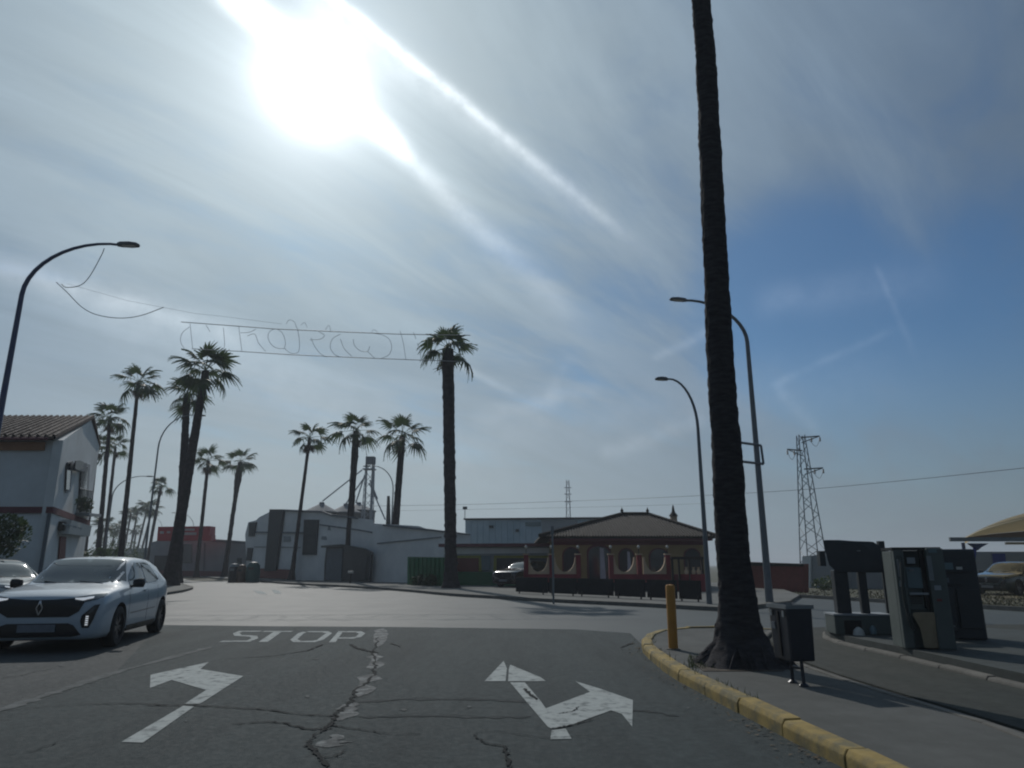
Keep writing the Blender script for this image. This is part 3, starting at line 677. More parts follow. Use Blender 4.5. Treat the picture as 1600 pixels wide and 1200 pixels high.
palm('shaggy palm in front of the yellow and green building, its crown crossed by the banner', 705, 39.5, 700, 538, 2.0, 17, nf=15, dead=1, shag=.09, flare=.20, top_w=19)
palm('palm just right of the concrete post, in front of the white industrial building', 611, 54, 629, 676, 2.1, 12, nf=14, dead=2, shag=.07, flare=.14)
palm('palm in front of the dark arched shed', 541, 56, 557, 668, 2.1, 11, nf=14, dead=2, shag=.07, flare=.12, bulge=.05)
palm('thin palm with dead leaves hanging under its crown, before the white industrial building', 455, 60, 484, 680, 1.85, 6, nf=13, dead=8, shag=.03, flare=.18)
palm('palm behind the recycling containers, trunk thickest near the top', 350, 78, 376, 718, 2.0, 7, nf=14, dead=2, shag=.09, flare=.15, bulge=.16)
palm('thin palm with brown leaves under the crown, by the right end of the red sign', 306, 72, 326, 716, 1.95, 6, nf=12, dead=7, shag=.03, flare=.12)
palm('largest palm on the left, leaning right from the end of the kerb', 264, 44, 322, 572, 2.15, 19, nf=19, dead=1, shag=.05, flare=.22, top_w=11)
palm('palm close behind the leaning one, trunk rough and shorter', 276, 50, 293, 612, 1.8, 13, nf=15, dead=2, shag=.09, flare=.1)
palm('tall slender palm between the white house and the curved street lamp', 184, 52, 217, 592, 2.0, 9, nf=14, dead=3, shag=.03, flare=.15, top_w=5)
palm('palm just right of the white house gable', 149, 58, 173, 648, 2.0, 8.5, nf=14, dead=3, shag=.03, flare=.15, top_w=5)
palm('smaller palm right behind the one beside the gable', 158, 72, 181, 694, 1.75, 6, nf=13, dead=2, shag=.03, top_w=4)
palm('palm half hidden behind the gable of the white house', 128, 66, 153, 694, 1.8, 5, nf=13, dead=2, shag=.03)
palm('small palm above the left end of the red sign', 226, 105, 252, 757, 1.95, 5, nf=13, dead=2, shag=.03, flare=.1)
FARL = ('far small palm at the left of the distant row, left of the street lamp pole', 'far small palm second from the left in the distant row', 'far small palm nearest the street lamp pole, left of it', 'far small palm just right of the street lamp pole',
        'lowest far small palm, beside the slender palm trunk', 'tiny far palm left of the slender palm trunk foot', 'tiny far palm below the others at the end of the street', 'small palm between the gable palm and the slender palm')
for i, (bpx, Y, cx, cy) in enumerate(((188, 150, 205, 800), (197, 165, 216, 794), (206, 140, 231, 790), (213, 150, 238, 793), (176, 170, 190, 822), (168, 190, 180, 826), (205, 210, 213, 826), (150, 130, 162, 818))):
    palm(FARL[i], bpx, Y, cx, cy, 2.1, 3.4, far=True, group='small palms at the far end of the street')

def leaf_tree(name, label, cat, base, h0, cz, rx, rz_, nleaf, size, trunk_r=.06, group=None):
    t = thing(name, label, cat, base, group); b = Vector(base)
    if h0 > 0:
        mb = MB(); mb.tube([b, b + Vector((.02, 0, h0 * .6)), b + Vector((0, .02, cz))], [trunk_r * 1.3, trunk_r, trunk_r * .6], 8)
        for i in range(5):
            a = i * 1.3; mb.tube([b + Vector((0, 0, h0)), b + Vector((cos(a) * rx * .6, sin(a) * rx * .6, cz + rz_ * .3 * (i % 3 - 1)))], [trunk_r * .5, trunk_r * .2], 5)
        mb.build('trunk', 'wood', t)
    mb = MB(); rnd = random.Random(int(base[0] * 100))
    clumps = [(rnd.gauss(0, .45), rnd.gauss(0, .45), rnd.gauss(0, .42)) for _ in range(26)]
    for i in range(nleaf):
        q = clumps[i % 26]; v = Vector((q[0] + rnd.gauss(0, .22), q[1] + rnd.gauss(0, .22), q[2] + rnd.gauss(0, .22)))
        if v.length > 1.05: v = v.normalized() * rnd.uniform(.8, 1.05)
        p = b + Vector((v.x * rx, v.y * rx, cz + v.z * rz_))
        n_ = Vector((rnd.gauss(0, 1), rnd.gauss(0, 1), rnd.gauss(0, 1))).normalized(); a = n_.orthogonal().normalized(); c = n_.cross(a); s = size * rnd.uniform(.6, 1.3)
        mb.add([p - a * s, p + c * s * .5, p + a * s, p - c * s * .5], [(0, 1, 2, 3)])
    mb.build('crown', 'leaf', t); return t
b = GX(-26, 21.5); leaf_tree('round_tree', 'round clipped dark green tree in front of the white house', 'tree', b, 1.6, 2.15, .86, .68, 2600, .06)
for i, (px, Y, rx, rz_) in enumerate(((142, 47, 1.3, 1.3), (160, 60, 1.5, 1.6), (172, 75, 2.2, 2.6), (190, 110, 3, 2.8), (232, 125, 4.5, 2.0))):
    leaf_tree('bush', ('dark bush at the foot of the palm beside the gable', 'low bush just behind the palm beside the gable', 'leafy bush between the palms left of the far street', 'far bush down the street under the small palms', 'far bush down the street left of the red sign')[i], 'bush', GX(px, Y), 0, rz_ * .8, rx, rz_, 1500, .12, group='bushes along the left side of the street')

# ================================================================== STREET FURNITURE
def lamp(label, foot, h, reach, rise, az, r, m, group, head=.55, plate=True):
    """curved street lamp: foot on the ground, arm towards azimuth az (0 = +X)"""
    t = thing('street_lamp', label, 'street lamp', (foot[0], foot[1], 0.0), group); o = Vector((foot[0], foot[1], 0.0))
    d = Vector((cos(az), sin(az), 0)); path = [o + Vector((0, 0, z)) for z in (0, .5, 1.0, h * .5, h - rise)]
    rs = [r * 1.5, r * 1.45, r * 1.35, r * 1.1, r * .85]
    for i in range(1, 11):
        a = i / 10 * pi / 2 * 1.04
        path.append(o + d * (reach * (1 - cos(a)) ) + Vector((0, 0, h - rise + rise * sin(a)))); rs.append(r * (.85 - .35 * i / 10))
    path.append(path[-1] + d * reach * .12 + Vector((0, 0, -.03))); rs.append(r * .48)
    MB().tube(path, rs, 10).build('pole', m, t, smooth=True)
    e = path[-1]; R = Matrix((d, Vector((-d.y, d.x, 0)), Vector((0, 0, 1)))).transposed()
    mb = MB(); q = lambda x, y, z: e + R @ Vector((x, y, z))
    hl = head; secs = [(-.06, .05, .05), (.04, .10, .07), (hl * .55, .14, .06), (hl * .9, .11, .04), (hl, .05, .02)]
    vs = []
    for x, w, hh in secs: vs += [q(x, -w, -.03), q(x, w, -.03), q(x, w * .8, hh), q(x, -w * .8, hh)]
    mb.add(vs, [(4 * i + j, 4 * i + (j + 1) % 4, 4 * i + 4 + (j + 1) % 4, 4 * i + 4 + j) for i in range(4) for j in range(4)] + [(0, 1, 2, 3), (16, 17, 18, 19)])
    hd = mb.build('lamp_head', 'lamphead', t, bevel=.008)
    mb = MB(); mb.add([q(.10, -.09, -.036), q(hl * .8, -.09, -.036), q(hl * .8, .09, -.036), q(.10, .09, -.036)], [(0, 1, 2, 3)]); mb.build('lens', 'lens', hd)
    MB().box(o + Vector((0, 0, .01 + .015)), (.4, .4, .03)).build('base_plate', m, t)
    return t, e
gl = 'curved street lamps'
f_ = P(36, 450, 18); L1, e1 = lamp('blue curved street lamp at the left edge with garland wire hanging from its arm', (f_.x, 18), P(140, 381, 18).z, 2.06, 1.5, 0, .072, 'bluepole', gl, head=.55)
f_ = P(236, 790, 48); lamp('curved street lamp behind the largest leaning palm', (f_.x, 48), P(280, 648, 48).z, 2.0, 2.3, 0.05, .06, 'greypole', gl)
f_ = P(172, 800, 62); lamp('curved street lamp between the palms right of the white house', (f_.x, 62), P(210, 744, 62).z, 2.4, 1.8, 0, .06, 'greypole', gl)
f_ = P(303, 822, 110); lamp('far street lamp whose arm rises behind the red sign', (f_.x, 110), P(290, 801, 110).z, 2.6, 2.4, pi, .05, 'greypole', gl)
f_ = P(253, 828, 140); lamp('farthest street lamp, its arm left of the red sign', (f_.x, 140), P(240, 809, 140).z, 2.2, 2.2, pi, .05, 'greypole', gl)
f_ = P(614, 770, 64); lamp('curved street lamp rising behind the palm right of the concrete post', (f_.x, 64), P(585, 728, 64).z, 1.9, 2.1, pi, .06, 'greypole', gl)
f_ = G(1109, 950); lamp('curved street lamp left of the big palm trunk, by the restaurant terrace', (f_.x, f_.y), P(1052, 592, f_.y - .8).z + .12, .95, 1.6, radians(200), .062, 'greypole', gl, head=.4)
f_ = G(1203, 947); L8, e8 = lamp('tall curved street lamp right of the big palm trunk with an empty sign frame', (f_.x, f_.y), P(1090, 470, f_.y - .6).z, 2.05, 1.35, radians(197), .088, 'greypole', gl, head=.6)
fr_ = [P(x, y, f_.y - .1) for x, y in ((1146, 690), (1189, 696), (1193, 725), (1149, 720))]
mb = MB()
for i in range(4): mb.tube([fr_[i], fr_[(i + 1) % 4]], .045, 6)
mb.build('sign_frame', 'greypole', L8)

def wirething(name, label, cat, paths, r, m, group=None, loc=None):
    t = thing(name, label, cat, loc or paths[0][0], group)
    for p in paths: MB().tube(p, r, 5).build('wire', m, t)
    return t
# loose garland wire at the left lamp
g1 = crom([P(x, y, 18) for x, y in ((163, 388), (158, 400), (140, 432), (125, 446), (104, 449), (96, 444))], 5)
g2 = crom([P(x, y, 19) for x, y in ((88, 441), (104, 456), (128, 480), (152, 492), (187, 497), (220, 493), (256, 480))], 5)
wirething('garland_wire', 'thin loose wire hanging from the arm of the blue street lamp', 'wire', [g1, g2], .011, 'wire')
# festive light banner strung high across the road: two cables and bent rope-light outlines, seen from behind
YA, YC = 36.0, 35.5
def BP(x, y): return P(x, y, YA + (YC - YA) * (x - 285) / 435)
ban = thing('light_banner', 'unlit festive banner of thin wire letters strung above the road between palms', 'festive lights', BP(285, 505))
mb = MB(); mb.tube([BP(x, y) for x, y in ((283, 503), (350, 508), (430, 514), (520, 518), (620, 522), (735, 524))], .022, 6); mb.build('upper_cable', 'garland', ban)
mb = MB(); mb.tube([BP(x, y) for x, y in ((300, 545), (376, 549), (450, 554), (540, 558), (640, 562), (725, 565))], .020, 6); mb.build('lower_cable', 'garland', ban)
letters = [
    [[(296, 511), (285, 520), (282, 533), (288, 545)], [(297, 506), (301, 545)]],
    [[(349, 512), (351, 540), (347, 546)], [(322, 508), (328, 518)]],
    [[(373, 510), (378, 549)], [(376, 520), (390, 519), (400, 514)], [(386, 525), (398, 522), (404, 536), (415, 549)]],
    [[(447, 545), (430, 543), (420, 532), (420, 520), (430, 514), (441, 520), (446, 535), (444, 545)]],
    [[(465, 514), (468, 535), (466, 550), (455, 552), (446, 546)], [(462, 508), (466, 517)]],
    [[(486, 528), (491, 540), (500, 552), (510, 558)], [(484, 531), (500, 530), (507, 524), (498, 518)]],
    [[(532, 522), (520, 529), (516, 542), (522, 553), (532, 558)]],
    [[(532, 530), (538, 545), (550, 557)], [(552, 530), (554, 540), (563, 548), (574, 549), (578, 541)]],
    [[(576, 520), (596, 523), (608, 530), (612, 542), (608, 554), (596, 560)], [(574, 549), (586, 560)]],
    [[(625, 517), (630, 535), (634, 561)]],
    [[(652, 536), (656, 548), (658, 562)], [(646, 519), (650, 530)]],
    [[(668, 530), (668, 562)]],
]
for L in letters:
    mb = MB()
    for st in L: mb.tube(crom([BP(x, y) for x, y in st], 4), .012, 5)
    mb.build('wire_letter', 'garland', ban)
mb = MB()
for st in ([(447, 506), (452, 500), (460, 503), (463, 511)], [(470, 508), (476, 504), (480, 512)], [(508, 516), (514, 508), (517, 519)], [(580, 521), (584, 515), (590, 519)]):
    mb.tube(crom([BP(x, y) for x, y in st], 4), .010, 5)
mb.build('wire_ornament', 'garland', ban)
wirething('suspension_cable', 'thin cable with small clamps running above the left end of the light banner', 'cable', [[BP(x, y) for x, y in ((104, 443), (200, 470), (306, 490), (345, 494), (440, 506))]], .006, 'wire')
for x, y in ((103, 443), (306, 490)):
    pass

# yellow post
b = G(1053, 1028); b.z = .115; hpost = P(1053, 913, b.y).z
t = thing('yellow_post', 'ochre yellow round post standing on the tip of the corner pavement', 'bollard', b)
MB().lathe([(0, 0), (.068, 0), (.068, hpost - b.z - .03), (.055, hpost - b.z - .008), (0, hpost - b.z)], b, 20).build('post', 'ypost', t, smooth=True)
MB().lathe([(0, -.004), (.10, -.004), (.10, .012), (.068, .016)], b, 20).build('foot_ring', 'kerb', t)

# litter bin on two legs
fa = G(1236, 1084); fb_ = G(1263, 1093); YBN = (fa.y + fb_.y) / 2
c_ = (fa + fb_) / 2; c_.z = .115
t = thing('litter_bin', 'black metal litter bin on two legs beside the big palm', 'litter bin', c_)
zb = P(1240, 1031, YBN).z; zt = P(1235, 947, YBN).z
dx = (fb_ - fa); dx.z = 0; dx.normalize(); dn = Vector((-dx.y, dx.x, 0))
def bq(u, v, z): return Vector((c_.x, c_.y, 0)) + dx * u + dn * v + Vector((0, 0, z))
hw_b, hw_t = .175, .20
def taper_box(u0, u1, v0, v1, z0, z1, k=1.0):
    mb = MB(); vs = [bq(u * k, v * k, z0) for u, v in ((u0, v0), (u1, v0), (u1, v1), (u0, v1))] + [bq(u, v, z1) for u, v in ((u0, v0), (u1, v0), (u1, v1), (u0, v1))]
    mb.add(vs, [(3, 2, 1, 0), (4, 5, 6, 7), (0, 1, 5, 4), (1, 2, 6, 5), (2, 3, 7, 6), (3, 0, 4, 7)]); return mb
sh = -.03
taper_box(-.19 + sh, .19 + sh, -.14, .14, zb, zt, .93).build('bin_body', 'bin', t, bevel=.02)
taper_box(-.205 + sh, -.192 + sh, -.13, .13, zb + .05, zt - .02, .93).build('side_panel', 'binlit', t)  # left face of the bin, coloured as if sunlit
mb = taper_box(-.215 + sh, .20 + sh, -.155, -.135, zt - .02, zt + .02); m2 = taper_box(-.215 + sh, .20 + sh, .135, .155, zt - .02, zt + .02); mb.add(m2.v, m2.f)
m2 = taper_box(-.215 + sh, -.195 + sh, -.135, .135, zt - .02, zt + .02); mb.add(m2.v, m2.f); m2 = taper_box(.18 + sh, .20 + sh, -.135, .135, zt - .02, zt + .02); mb.add(m2.v, m2.f)
mb.build('rim', 'steel', t)
for u in (-.10, .10):
    lg = MB().tube([bq(u * 1.1, .0, .115), bq(u, 0, zb + .01)], .018, 8); lg.build('leg', 'bin', t)
    MB().lathe([(0, 0), (.05, 0), (.05, .01), (.022, .03), (0, .03)], bq(u * 1.1, 0, .115), 12).build('foot', 'bin', t)
taper_box(-.08, .08, -.012, .012, .27, .29).build('crossbar', 'bin', t)
for u in (-.12, .13):
    taper_box(u + sh - .02, u + sh + .02, -.158, -.156 + .005, zt - .10, zt - .04).build('hinge', 'steel', t)
taper_box(-.145 + sh, -.07 + sh, -.152, -.141, zb + .30, zt - .16, .97).build('sticker', 'greymetal', t)
taper_box(-.03 + sh, .015 + sh, -.150, -.139, zb + .04, zt - .05, .95).build('bin_stripe', 'trim', t)

# filling station island with its service machines
isl_px = [(1286, 1000), (1284, 1006), (1292, 1013), (1340, 1026), (1400, 1041), (1470, 1060), (1540, 1079), (1620, 1100), (1760, 1140)]
isl = [G(*p) for p in isl_px]; back = [G(1900, 1040), G(1700, 1016), G(1560, 1004), G(1450, 996), G(1350, 992), G(1305, 993)]
mb = MB(); mb.slab([p + Vector((.12, .10, 0)) for p in isl] + back, 0, .235); o = mb.build('island_slab', 'slab'); o['kind'] = 'structure'
ik = thing('island_kerb', None, None, isl[0], kind='structure')
kerb_run(ik, isl[::-1], .10, .11, .05, 'kerb', 0.9, jit=.006)
ia = G(1395, 1036); ib = G(1600, 1092); idir = (ib - ia); idir.z = 0; idir.normalize(); inrm = Vector((-idir.y, idir.x, 0))
def frame_(c, d):
    d = Vector(d).normalized(); n_ = Vector((-d.y, d.x, 0))
    return lambda u, v, z: Vector((c[0], c[1], 0)) + d * u + n_ * v + Vector((0, 0, z))
def fbox(fr, u0, u1, v0, v1, z0, z1):
    mb = MB(); mb.add([fr(u, v, z) for z in (z0, z1) for u, v in ((u0, v0), (u1, v0), (u1, v1), (u0, v1))], [(3, 2, 1, 0), (4, 5, 6, 7), (0, 1, 5, 4), (1, 2, 6, 5), (2, 3, 7, 6), (3, 0, 4, 7)]); return mb
XD = Vector((1, -.12, 0))
# block with double-post panel
yb_ = G(1350, 1016).y; c0 = P(1309, gy(yb_), yb_); fr = frame_(c0, XD); W0 = (P(1396, gy(yb_), yb_) - c0).length
t = thing('air_and_water_unit', 'grey block with a rounded dark panel on two posts at the tip of the island', 'service machine', fr(W0 / 2, .3, .235), 'service machines on the filling station island')
zt_ = P(1350, 962, yb_).z
fbox(fr, 0, W0, 0, .5, .235, zt_).build('housing', 'machine', t, bevel=.015)
fbox(fr, -.01, W0 + .01, -.012, .512, zt_ + .003, zt_ + .028).build('top_ledge', 'wallgrey', t)
fbox(fr, .14, .40, -.006, .02, zt_ - .32, zt_ - .07).build('recess', 'trim', t)
mb = MB(); mb.lathe([(0, 0), (.085, 0), (.095, .06), (.07, .15), (.03, .19), (0, .20)], fr(.33, -.05, zt_ - .36), 12); mb.build('white_vessel', 'whiteplastic', t, smooth=True)
mb = MB(); mb.lathe([(0, 0), (.05, 0), (.05, .08), (.02, .13), (0, .13)], fr(.55, -.05, zt_ - .27), 10); mb.build('hose_nozzle', 'screen', t, smooth=True)
zp = P(1330, 893, yb_).z; zq = P(1330, 845, yb_).z
k_ = lambda px: (P(px, 900, yb_) - P(1309, gy(yb_) , yb_)).x
fbox(fr, k_(1306), k_(1327), .1, .28, zt_ + .03, zp + .02).build('post', 'machined', t, bevel=.01)
fbox(fr, k_(1343), k_(1355), .12, .22, zt_ + .03, zp + .02).build('post', 'machined', t, bevel=.01)
uL, uR = k_(1293), k_(1366)
prof = [(uL, zq + .02), (uL + .35 * (uR - uL), zq), (uR - .22, zq - .01), (uR - .08, zq - .10), (uR, zq - .28), (uR - .04, zp + .06), (uR - .12, zp - .02), (uL + .16, zp - .01), (uL + .06, zp + .10), (uL + .04, zp + .2)]
MB().prism([fr(u, .06, z) for u, z in prof], inrm * .26).build('panel', 'machined', t, bevel=.012)
fbox(fr, uL - .06, uL + .03, .1, .25, zq - .40, zq - .16).build('panel_box', 'machined', t)
mb = MB(); mb.lathe([(0, 0), (.03, 0), (.03, .02), (0, .02)], fr(uR - .22, .03, zq - .17), 10); mb.build('knob', 'steel', t)
fbox(fr, k_(1384), k_(1390), .25, .30, zt_, P(1386, 846, yb_).z).build('rear_post', 'machined', t)
fbox(fr, k_(1383), k_(1392), .23, .32, P(1386, 862, yb_).z, P(1386, 846, yb_).z + .01).build('rear_post_cap', 'machined', t)
# grey-green two-pillar machine
yb_ = 9.9; c0 = P(1416, gy(yb_) - 20, yb_); fr = frame_(c0, Vector((1, -.22, 0))); zt_ = P(1430, 857, yb_).z
t = thing('vacuum_machine', 'grey green machine with two metal pillars and a beige funnel at its foot', 'service machine', fr(.36, .2, .235), 'service machines on the filling station island')
Wm = .58
fbox(fr, 0, Wm, .10, .55, .235, zt_ - .03).build('housing', 'machine', t, bevel=.01)
fbox(fr, 0, .13, 0, .10 - .003, .235, zt_).build('pillar', 'machine', t, bevel=.02)
fbox(fr, Wm - .19, Wm + .02, -.06, .10 - .003, .235, zt_).build('pillar', 'machine', t, bevel=.02)
fbox(fr, -.01, Wm + .01, .0, .55, zt_ - .02, zt_ + .015).build('top_cover', 'trim', t)
fbox(fr, .13, Wm - .19, .07, .097, zt_ - .22, zt_ - .03).build('upper_panel', 'slab', t)
fbox(fr, .145, Wm - .22, .05, .097, zt_ - .52, zt_ - .25).build('screen', 'screen', t, bevel=.005)
fbox(fr, Wm - .25, Wm - .192, .04, .097, .75, zt_ - .022).build('dark_channel', 'trim', t)
fbox(fr, .135, Wm - .21, -.02, .097, zt_ - .60, zt_ - .575).build('shelf', 'wallgrey', t)
fbox(fr, .135, Wm - .26, .06, .097, .72, zt_ - .62).build('lower_panel', 'machine', t, bevel=.005)
mb = MB(); q = [(.13, .70), (.37, .70), (.39, .66), (.33, .50), (.31, .25), (.21, .25), (.19, .50), (.12, .66)]
mb.prism([fr(u, -.05, z) for u, z in q], inrm * .13).build('funnel', 'beige', t, bevel=.015)
for z0, z1 in ((1.15, 1.38), (1.02, 1.10)):
    fbox(fr, .03, .06, -.03, .0, z0, z1).build('hose_clip', 'steel', t, bevel=.006)
hp = crom([fr(.07, -.03, 1.42), fr(.06, -.09, 1.25), fr(.04, -.10, .95), fr(.07, -.08, .62), fr(.12, -.05, .48)], 6)
MB().tube(hp, .022, 8).build('hose', 'slab', t, smooth=True)
fbox(fr, Wm - .20, Wm - .14, -.08, -.06, 1.10, 1.42).build('handle', 'steel', t, bevel=.006)
for i, (u0, z0, w_, h_, mm) in enumerate(((.02, 1.02, .08, .05, 'screen'), (.42, 1.46, .10, .05, 'screen'), (.43, .98, .08, .06, 'wallgrey'), (.44, .84, .06, .03, 'doorred'))):
    fbox(fr, u0, u0 + w_, -.066 if u0 > .4 else -.006, -.0605 if u0 > .4 else -.0005, z0, z0 + h_).build('sticker', mm, t)
mb = MB()
for i in range(7): q = fbox(fr, .16, .30, .052, .0585, .80 + i * .022, .81 + i * .022); mb.add(q.v, q.f)
mb.build('vent_slats', 'trim', t)
fbox(fr, .18, .24, .03, .049, 1.22, 1.25).build('coin_slot', 'steel', t); fbox(fr, .17, .27, .035, .049, 1.32, 1.40).build('dial_plate', 'wallgrey', t)
# tall dark machine
yb_ = G(1500, 1027).y + .1; c0 = P(1474, gy(yb_) , yb_); fr = frame_(c0, Vector((1, -.22, 0))); zt_ = P(1500, 858, yb_).z
t = thing('payment_kiosk', 'tall black kiosk with a flat top right of the grey green machine', 'service machine', fr(.3, .2, .235), 'service machines on the filling station island')
Wk = .64; fbox(fr, 0, Wk, .02, .60, .235, zt_).build('housing', 'machined', t, bevel=.03)
fbox(fr, -.005, .07, -.03, .017, .30, zt_ - .05).build('side_channel', 'trim', t, bevel=.008)
fbox(fr, .10, Wk - .10, -.02, .017, zt_ - .34, zt_ - .14).build('display', 'screen', t, bevel=.006).data.materials[0] = MT['machined']
fbox(fr, .10, Wk - .22, -.012, .017, zt_ - .52, zt_ - .38).build('keypad_panel', 'machined', t, bevel=.006)
fbox(fr, .13, .26, -.02, .017, .34, zt_ - .56).build('hose_holder', 'machined', t, bevel=.02)
fbox(fr, .30, Wk - .05, -.010, .017, .40, .95).build('door_panel', 'machined', t, bevel=.006)
mb = MB(); mb.lathe([(0, 0), (.03, 0), (.03, .02), (0, .02)], fr(.17, -.05, .42), 10); mb.build('hook', 'steel', t)
fbox(fr, .15, .30, -.026, -.0205, zt_ - .30, zt_ - .20).build('screen', 'screen', t); fbox(fr, .34, .42, -.026, -.0205, zt_ - .30, zt_ - .26).build('sticker', 'whiteplastic', t)
fbox(fr, .14, .22, -.018, -.0125, zt_ - .49, zt_ - .42).build('keypad', 'greymetal', t)
# ================================================================== POWER LINES
def lattice(mb, b, top, w0, w1, n, r):
    def cor(u):
        c = b.lerp(top, u); w = w0 + (w1 - w0) * u
        return [c + Vector((x * w / 2, y * w / 2, 0)) for x, y in ((-1, -1), (1, -1), (1, 1), (-1, 1))]
    for k in range(4): mb.tube([cor(0)[k], cor(1)[k]], r, 4)
    for i in range(n):
        A = cor(i / n); B = cor((i + 1) / n)
        for k in range(4):
            mb.tube([A[k], B[(k + 1) % 4]] if i % 2 else [A[(k + 1) % 4], B[k]], r * .6, 4, False)
Yp = 46; b = GX(1275, Yp); top = P(1251, 680, Yp)
b = Vector((b.x, Yp, 0)); top.x = (top.x + b.x) / 2 ; b.x = top.x
t = thing('power_pylon', 'narrow steel lattice pylon with three staggered crossarms beyond the filling station', 'pylon', b)
mb = MB(); lattice(mb, b, top, 1.35, .38, 13, .035); mb.build('lattice_mast', 'greypole', t)
for z, sx, L in ((top.z - .15, 1, 1.15), (P(1250, 704, Yp).z, -1, 1.05), (P(1262, 733, Yp).z, 1, 1.15)):
    mb = MB(); a0 = Vector((top.x, Yp, z)); a1 = a0 + Vector((sx * L, -.2, .05)); mb.tube([a0, a1], .05, 5); mb.tube([a0 - Vector((0, 0, .35)), a1], .03, 4)
    arm = mb.build('crossarm', 'greypole', t)
    for q in (.55, 1.0):
        p = a0.lerp(a1, q); mb = MB()
        for i in range(4): mb.lathe([(0, -.03), (.07, -.03), (.03, .03), (0, .03)], p - Vector((0, 0, .10 + i * .07)), 8)
        mb.build('insulator', 'trim', arm)
    mb = MB(); mb.tube(crom([a0.lerp(a1, .4) - Vector((0, 0, .15)), a0.lerp(a1, .75) - Vector((0, 0, .65)), a1 - Vector((0, 0, .2))], 5), .015, 4); mb.build('jumper_wire', 'wire', arm)
Yq = 120; bq_ = GX(889, Yq); tq = P(887, 750, Yq)
t = thing('power_pylon', 'distant slim pylon rising behind the blue grey warehouse', 'pylon', (tq.x, Yq, 0))
mb = MB(); lattice(mb, Vector((tq.x, Yq, 0)), tq, 1.1, .4, 14, .045); mb.build('lattice_mast', 'farsteel', t)
for y in (762, 772, 784):
    z = P(887, y, Yq).z; MB().tube([(tq.x - .6, Yq, z), (tq.x + .6, Yq, z)], .07, 5).build('crossarm', 'farsteel', t)
wl = [P(560, 791, 125), P(740, 788, 122), P(889, 783, 118), P(1040, 777, 100), P(1240, 766, 85), P(1420, 750, 72), P(1640, 727, 60)]
wirething('power_line', 'long overhead wire rising to the right behind the palms', 'power line', [crom(wl, 6)], .028, 'wire')
wl = [P(560, 799, 125), P(740, 796, 122), P(889, 793, 118), P(1040, 789, 110), P(1110, 786, 100)]
wirething('power_line', 'lower overhead wire ending behind the restaurant roof', 'power line', [crom(wl, 6)], .018, 'wire')

# ================================================================== BUILDINGS
# ---- white two-storey house on the left
YH = 25.0; cA = P(70, 872, YH); hx = cA.x; YF = 33.0; hx2 = P(130, 872, YF).x
ze = P(95, 688, YH).z; zr = P(138, 654, 29.9).z; zf = P(154, 697, YF).z
A = Vector((hx, YH, 0)); Bp = Vector((hx2, YF, 0)); R_ = A.lerp(Bp, .61); XL = -34
H = thing('white_house', 'white two storey house with tiled roof and a red band, at the left edge', 'house', (hx - 3, YH + 4, 0))
gd = (Bp - A).normalized(); gn = Vector((gd.y, -gd.x, 0))
if gn.x < 0: gn = -gn
# gable wall and front wall as solid walls
gw = [A, Bp, Bp + Vector((0, 0, zf)), R_ + Vector((0, 0, zr - .06)), A + Vector((0, 0, ze))]
MB().prism(gw, -gn * .3).build('gable_wall', 'white', H)
MB().prism([Vector((XL, YH, 0)), A - gn * .3 * 0 + Vector((-.31, 0, 0)), Vector((hx - .31, YH, ze)), Vector((XL, YH, ze))], (0, .3, 0)).build('front_wall', 'white', H)
MB().prism([Vector((XL, YF, 0)), Vector((hx2 - .6, YF, 0)), Vector((hx2 - .6, YF, zf)), Vector((XL, YF, zf))], (0, -.3, 0)).build('rear_wall', 'white', H)
ex = .35
rf1 = [Vector((XL, YH - ex, ze - .02)), Vector((hx - .05, YH - ex, ze - .02)), Vector((R_.x + .12, R_.y, zr)), Vector((XL, R_.y, zr))]
rf = MB().prism(rf1, (0, 0, .10)).build('roof', 'roller', H)
MB().prism([Vector((XL, YF + .06, zf - .02)), Vector((hx2 + .02, YF + .06, zf - .02)), Vector((R_.x + .12, R_.y + .004, zr)), Vector((XL, R_.y + .004, zr))], (0, 0, .10)).build('rear_roof', 'roller', H)
mb = MB(); nrow = 64
for i in range(nrow):
    u = i / (nrow - 1); x0 = XL + u * (hx - .12 - XL); x1 = XL + u * (R_.x + .05 - XL)
    mb.tube([(x0, YH - ex - .03, ze + .10), (x1, R_.y, zr + .11)], .06, 6)
tl = mb.build('roof_tiles', 'roller', rf, smooth=True); tl['kind'] = 'stuff'
bx('eaves_band', 'orange', H, ((XL + hx - .6) / 2, YH - .06, ze - .22), (hx - .6 - XL, .10, .30))
zb1 = P(80, 797, YH).z
bx('red_band', 'redtrim', H, ((XL + hx) / 2, YH - .04, zb1), (hx - XL, .07, .22))
mb = MB(); mb.prism([A + Vector((0, -.07, zb1 - .11)), Bp + Vector((0, 0, zb1 - .11)), Bp + Vector((0, 0, zb1 + .11)), A + Vector((0, -.07, zb1 + .11))], gn * .07); mb.build('red_band', 'redtrim', H)
def HP(px, py, out_=0.0): return PL(px, py, A + gn * out_, Bp + gn * out_)
def hpoly(name, m, pts, th=.05, off=0.01, parent=H): return MB().prism([HP(x, y, off) for x, y in pts], gn * th).build(name, m, parent)
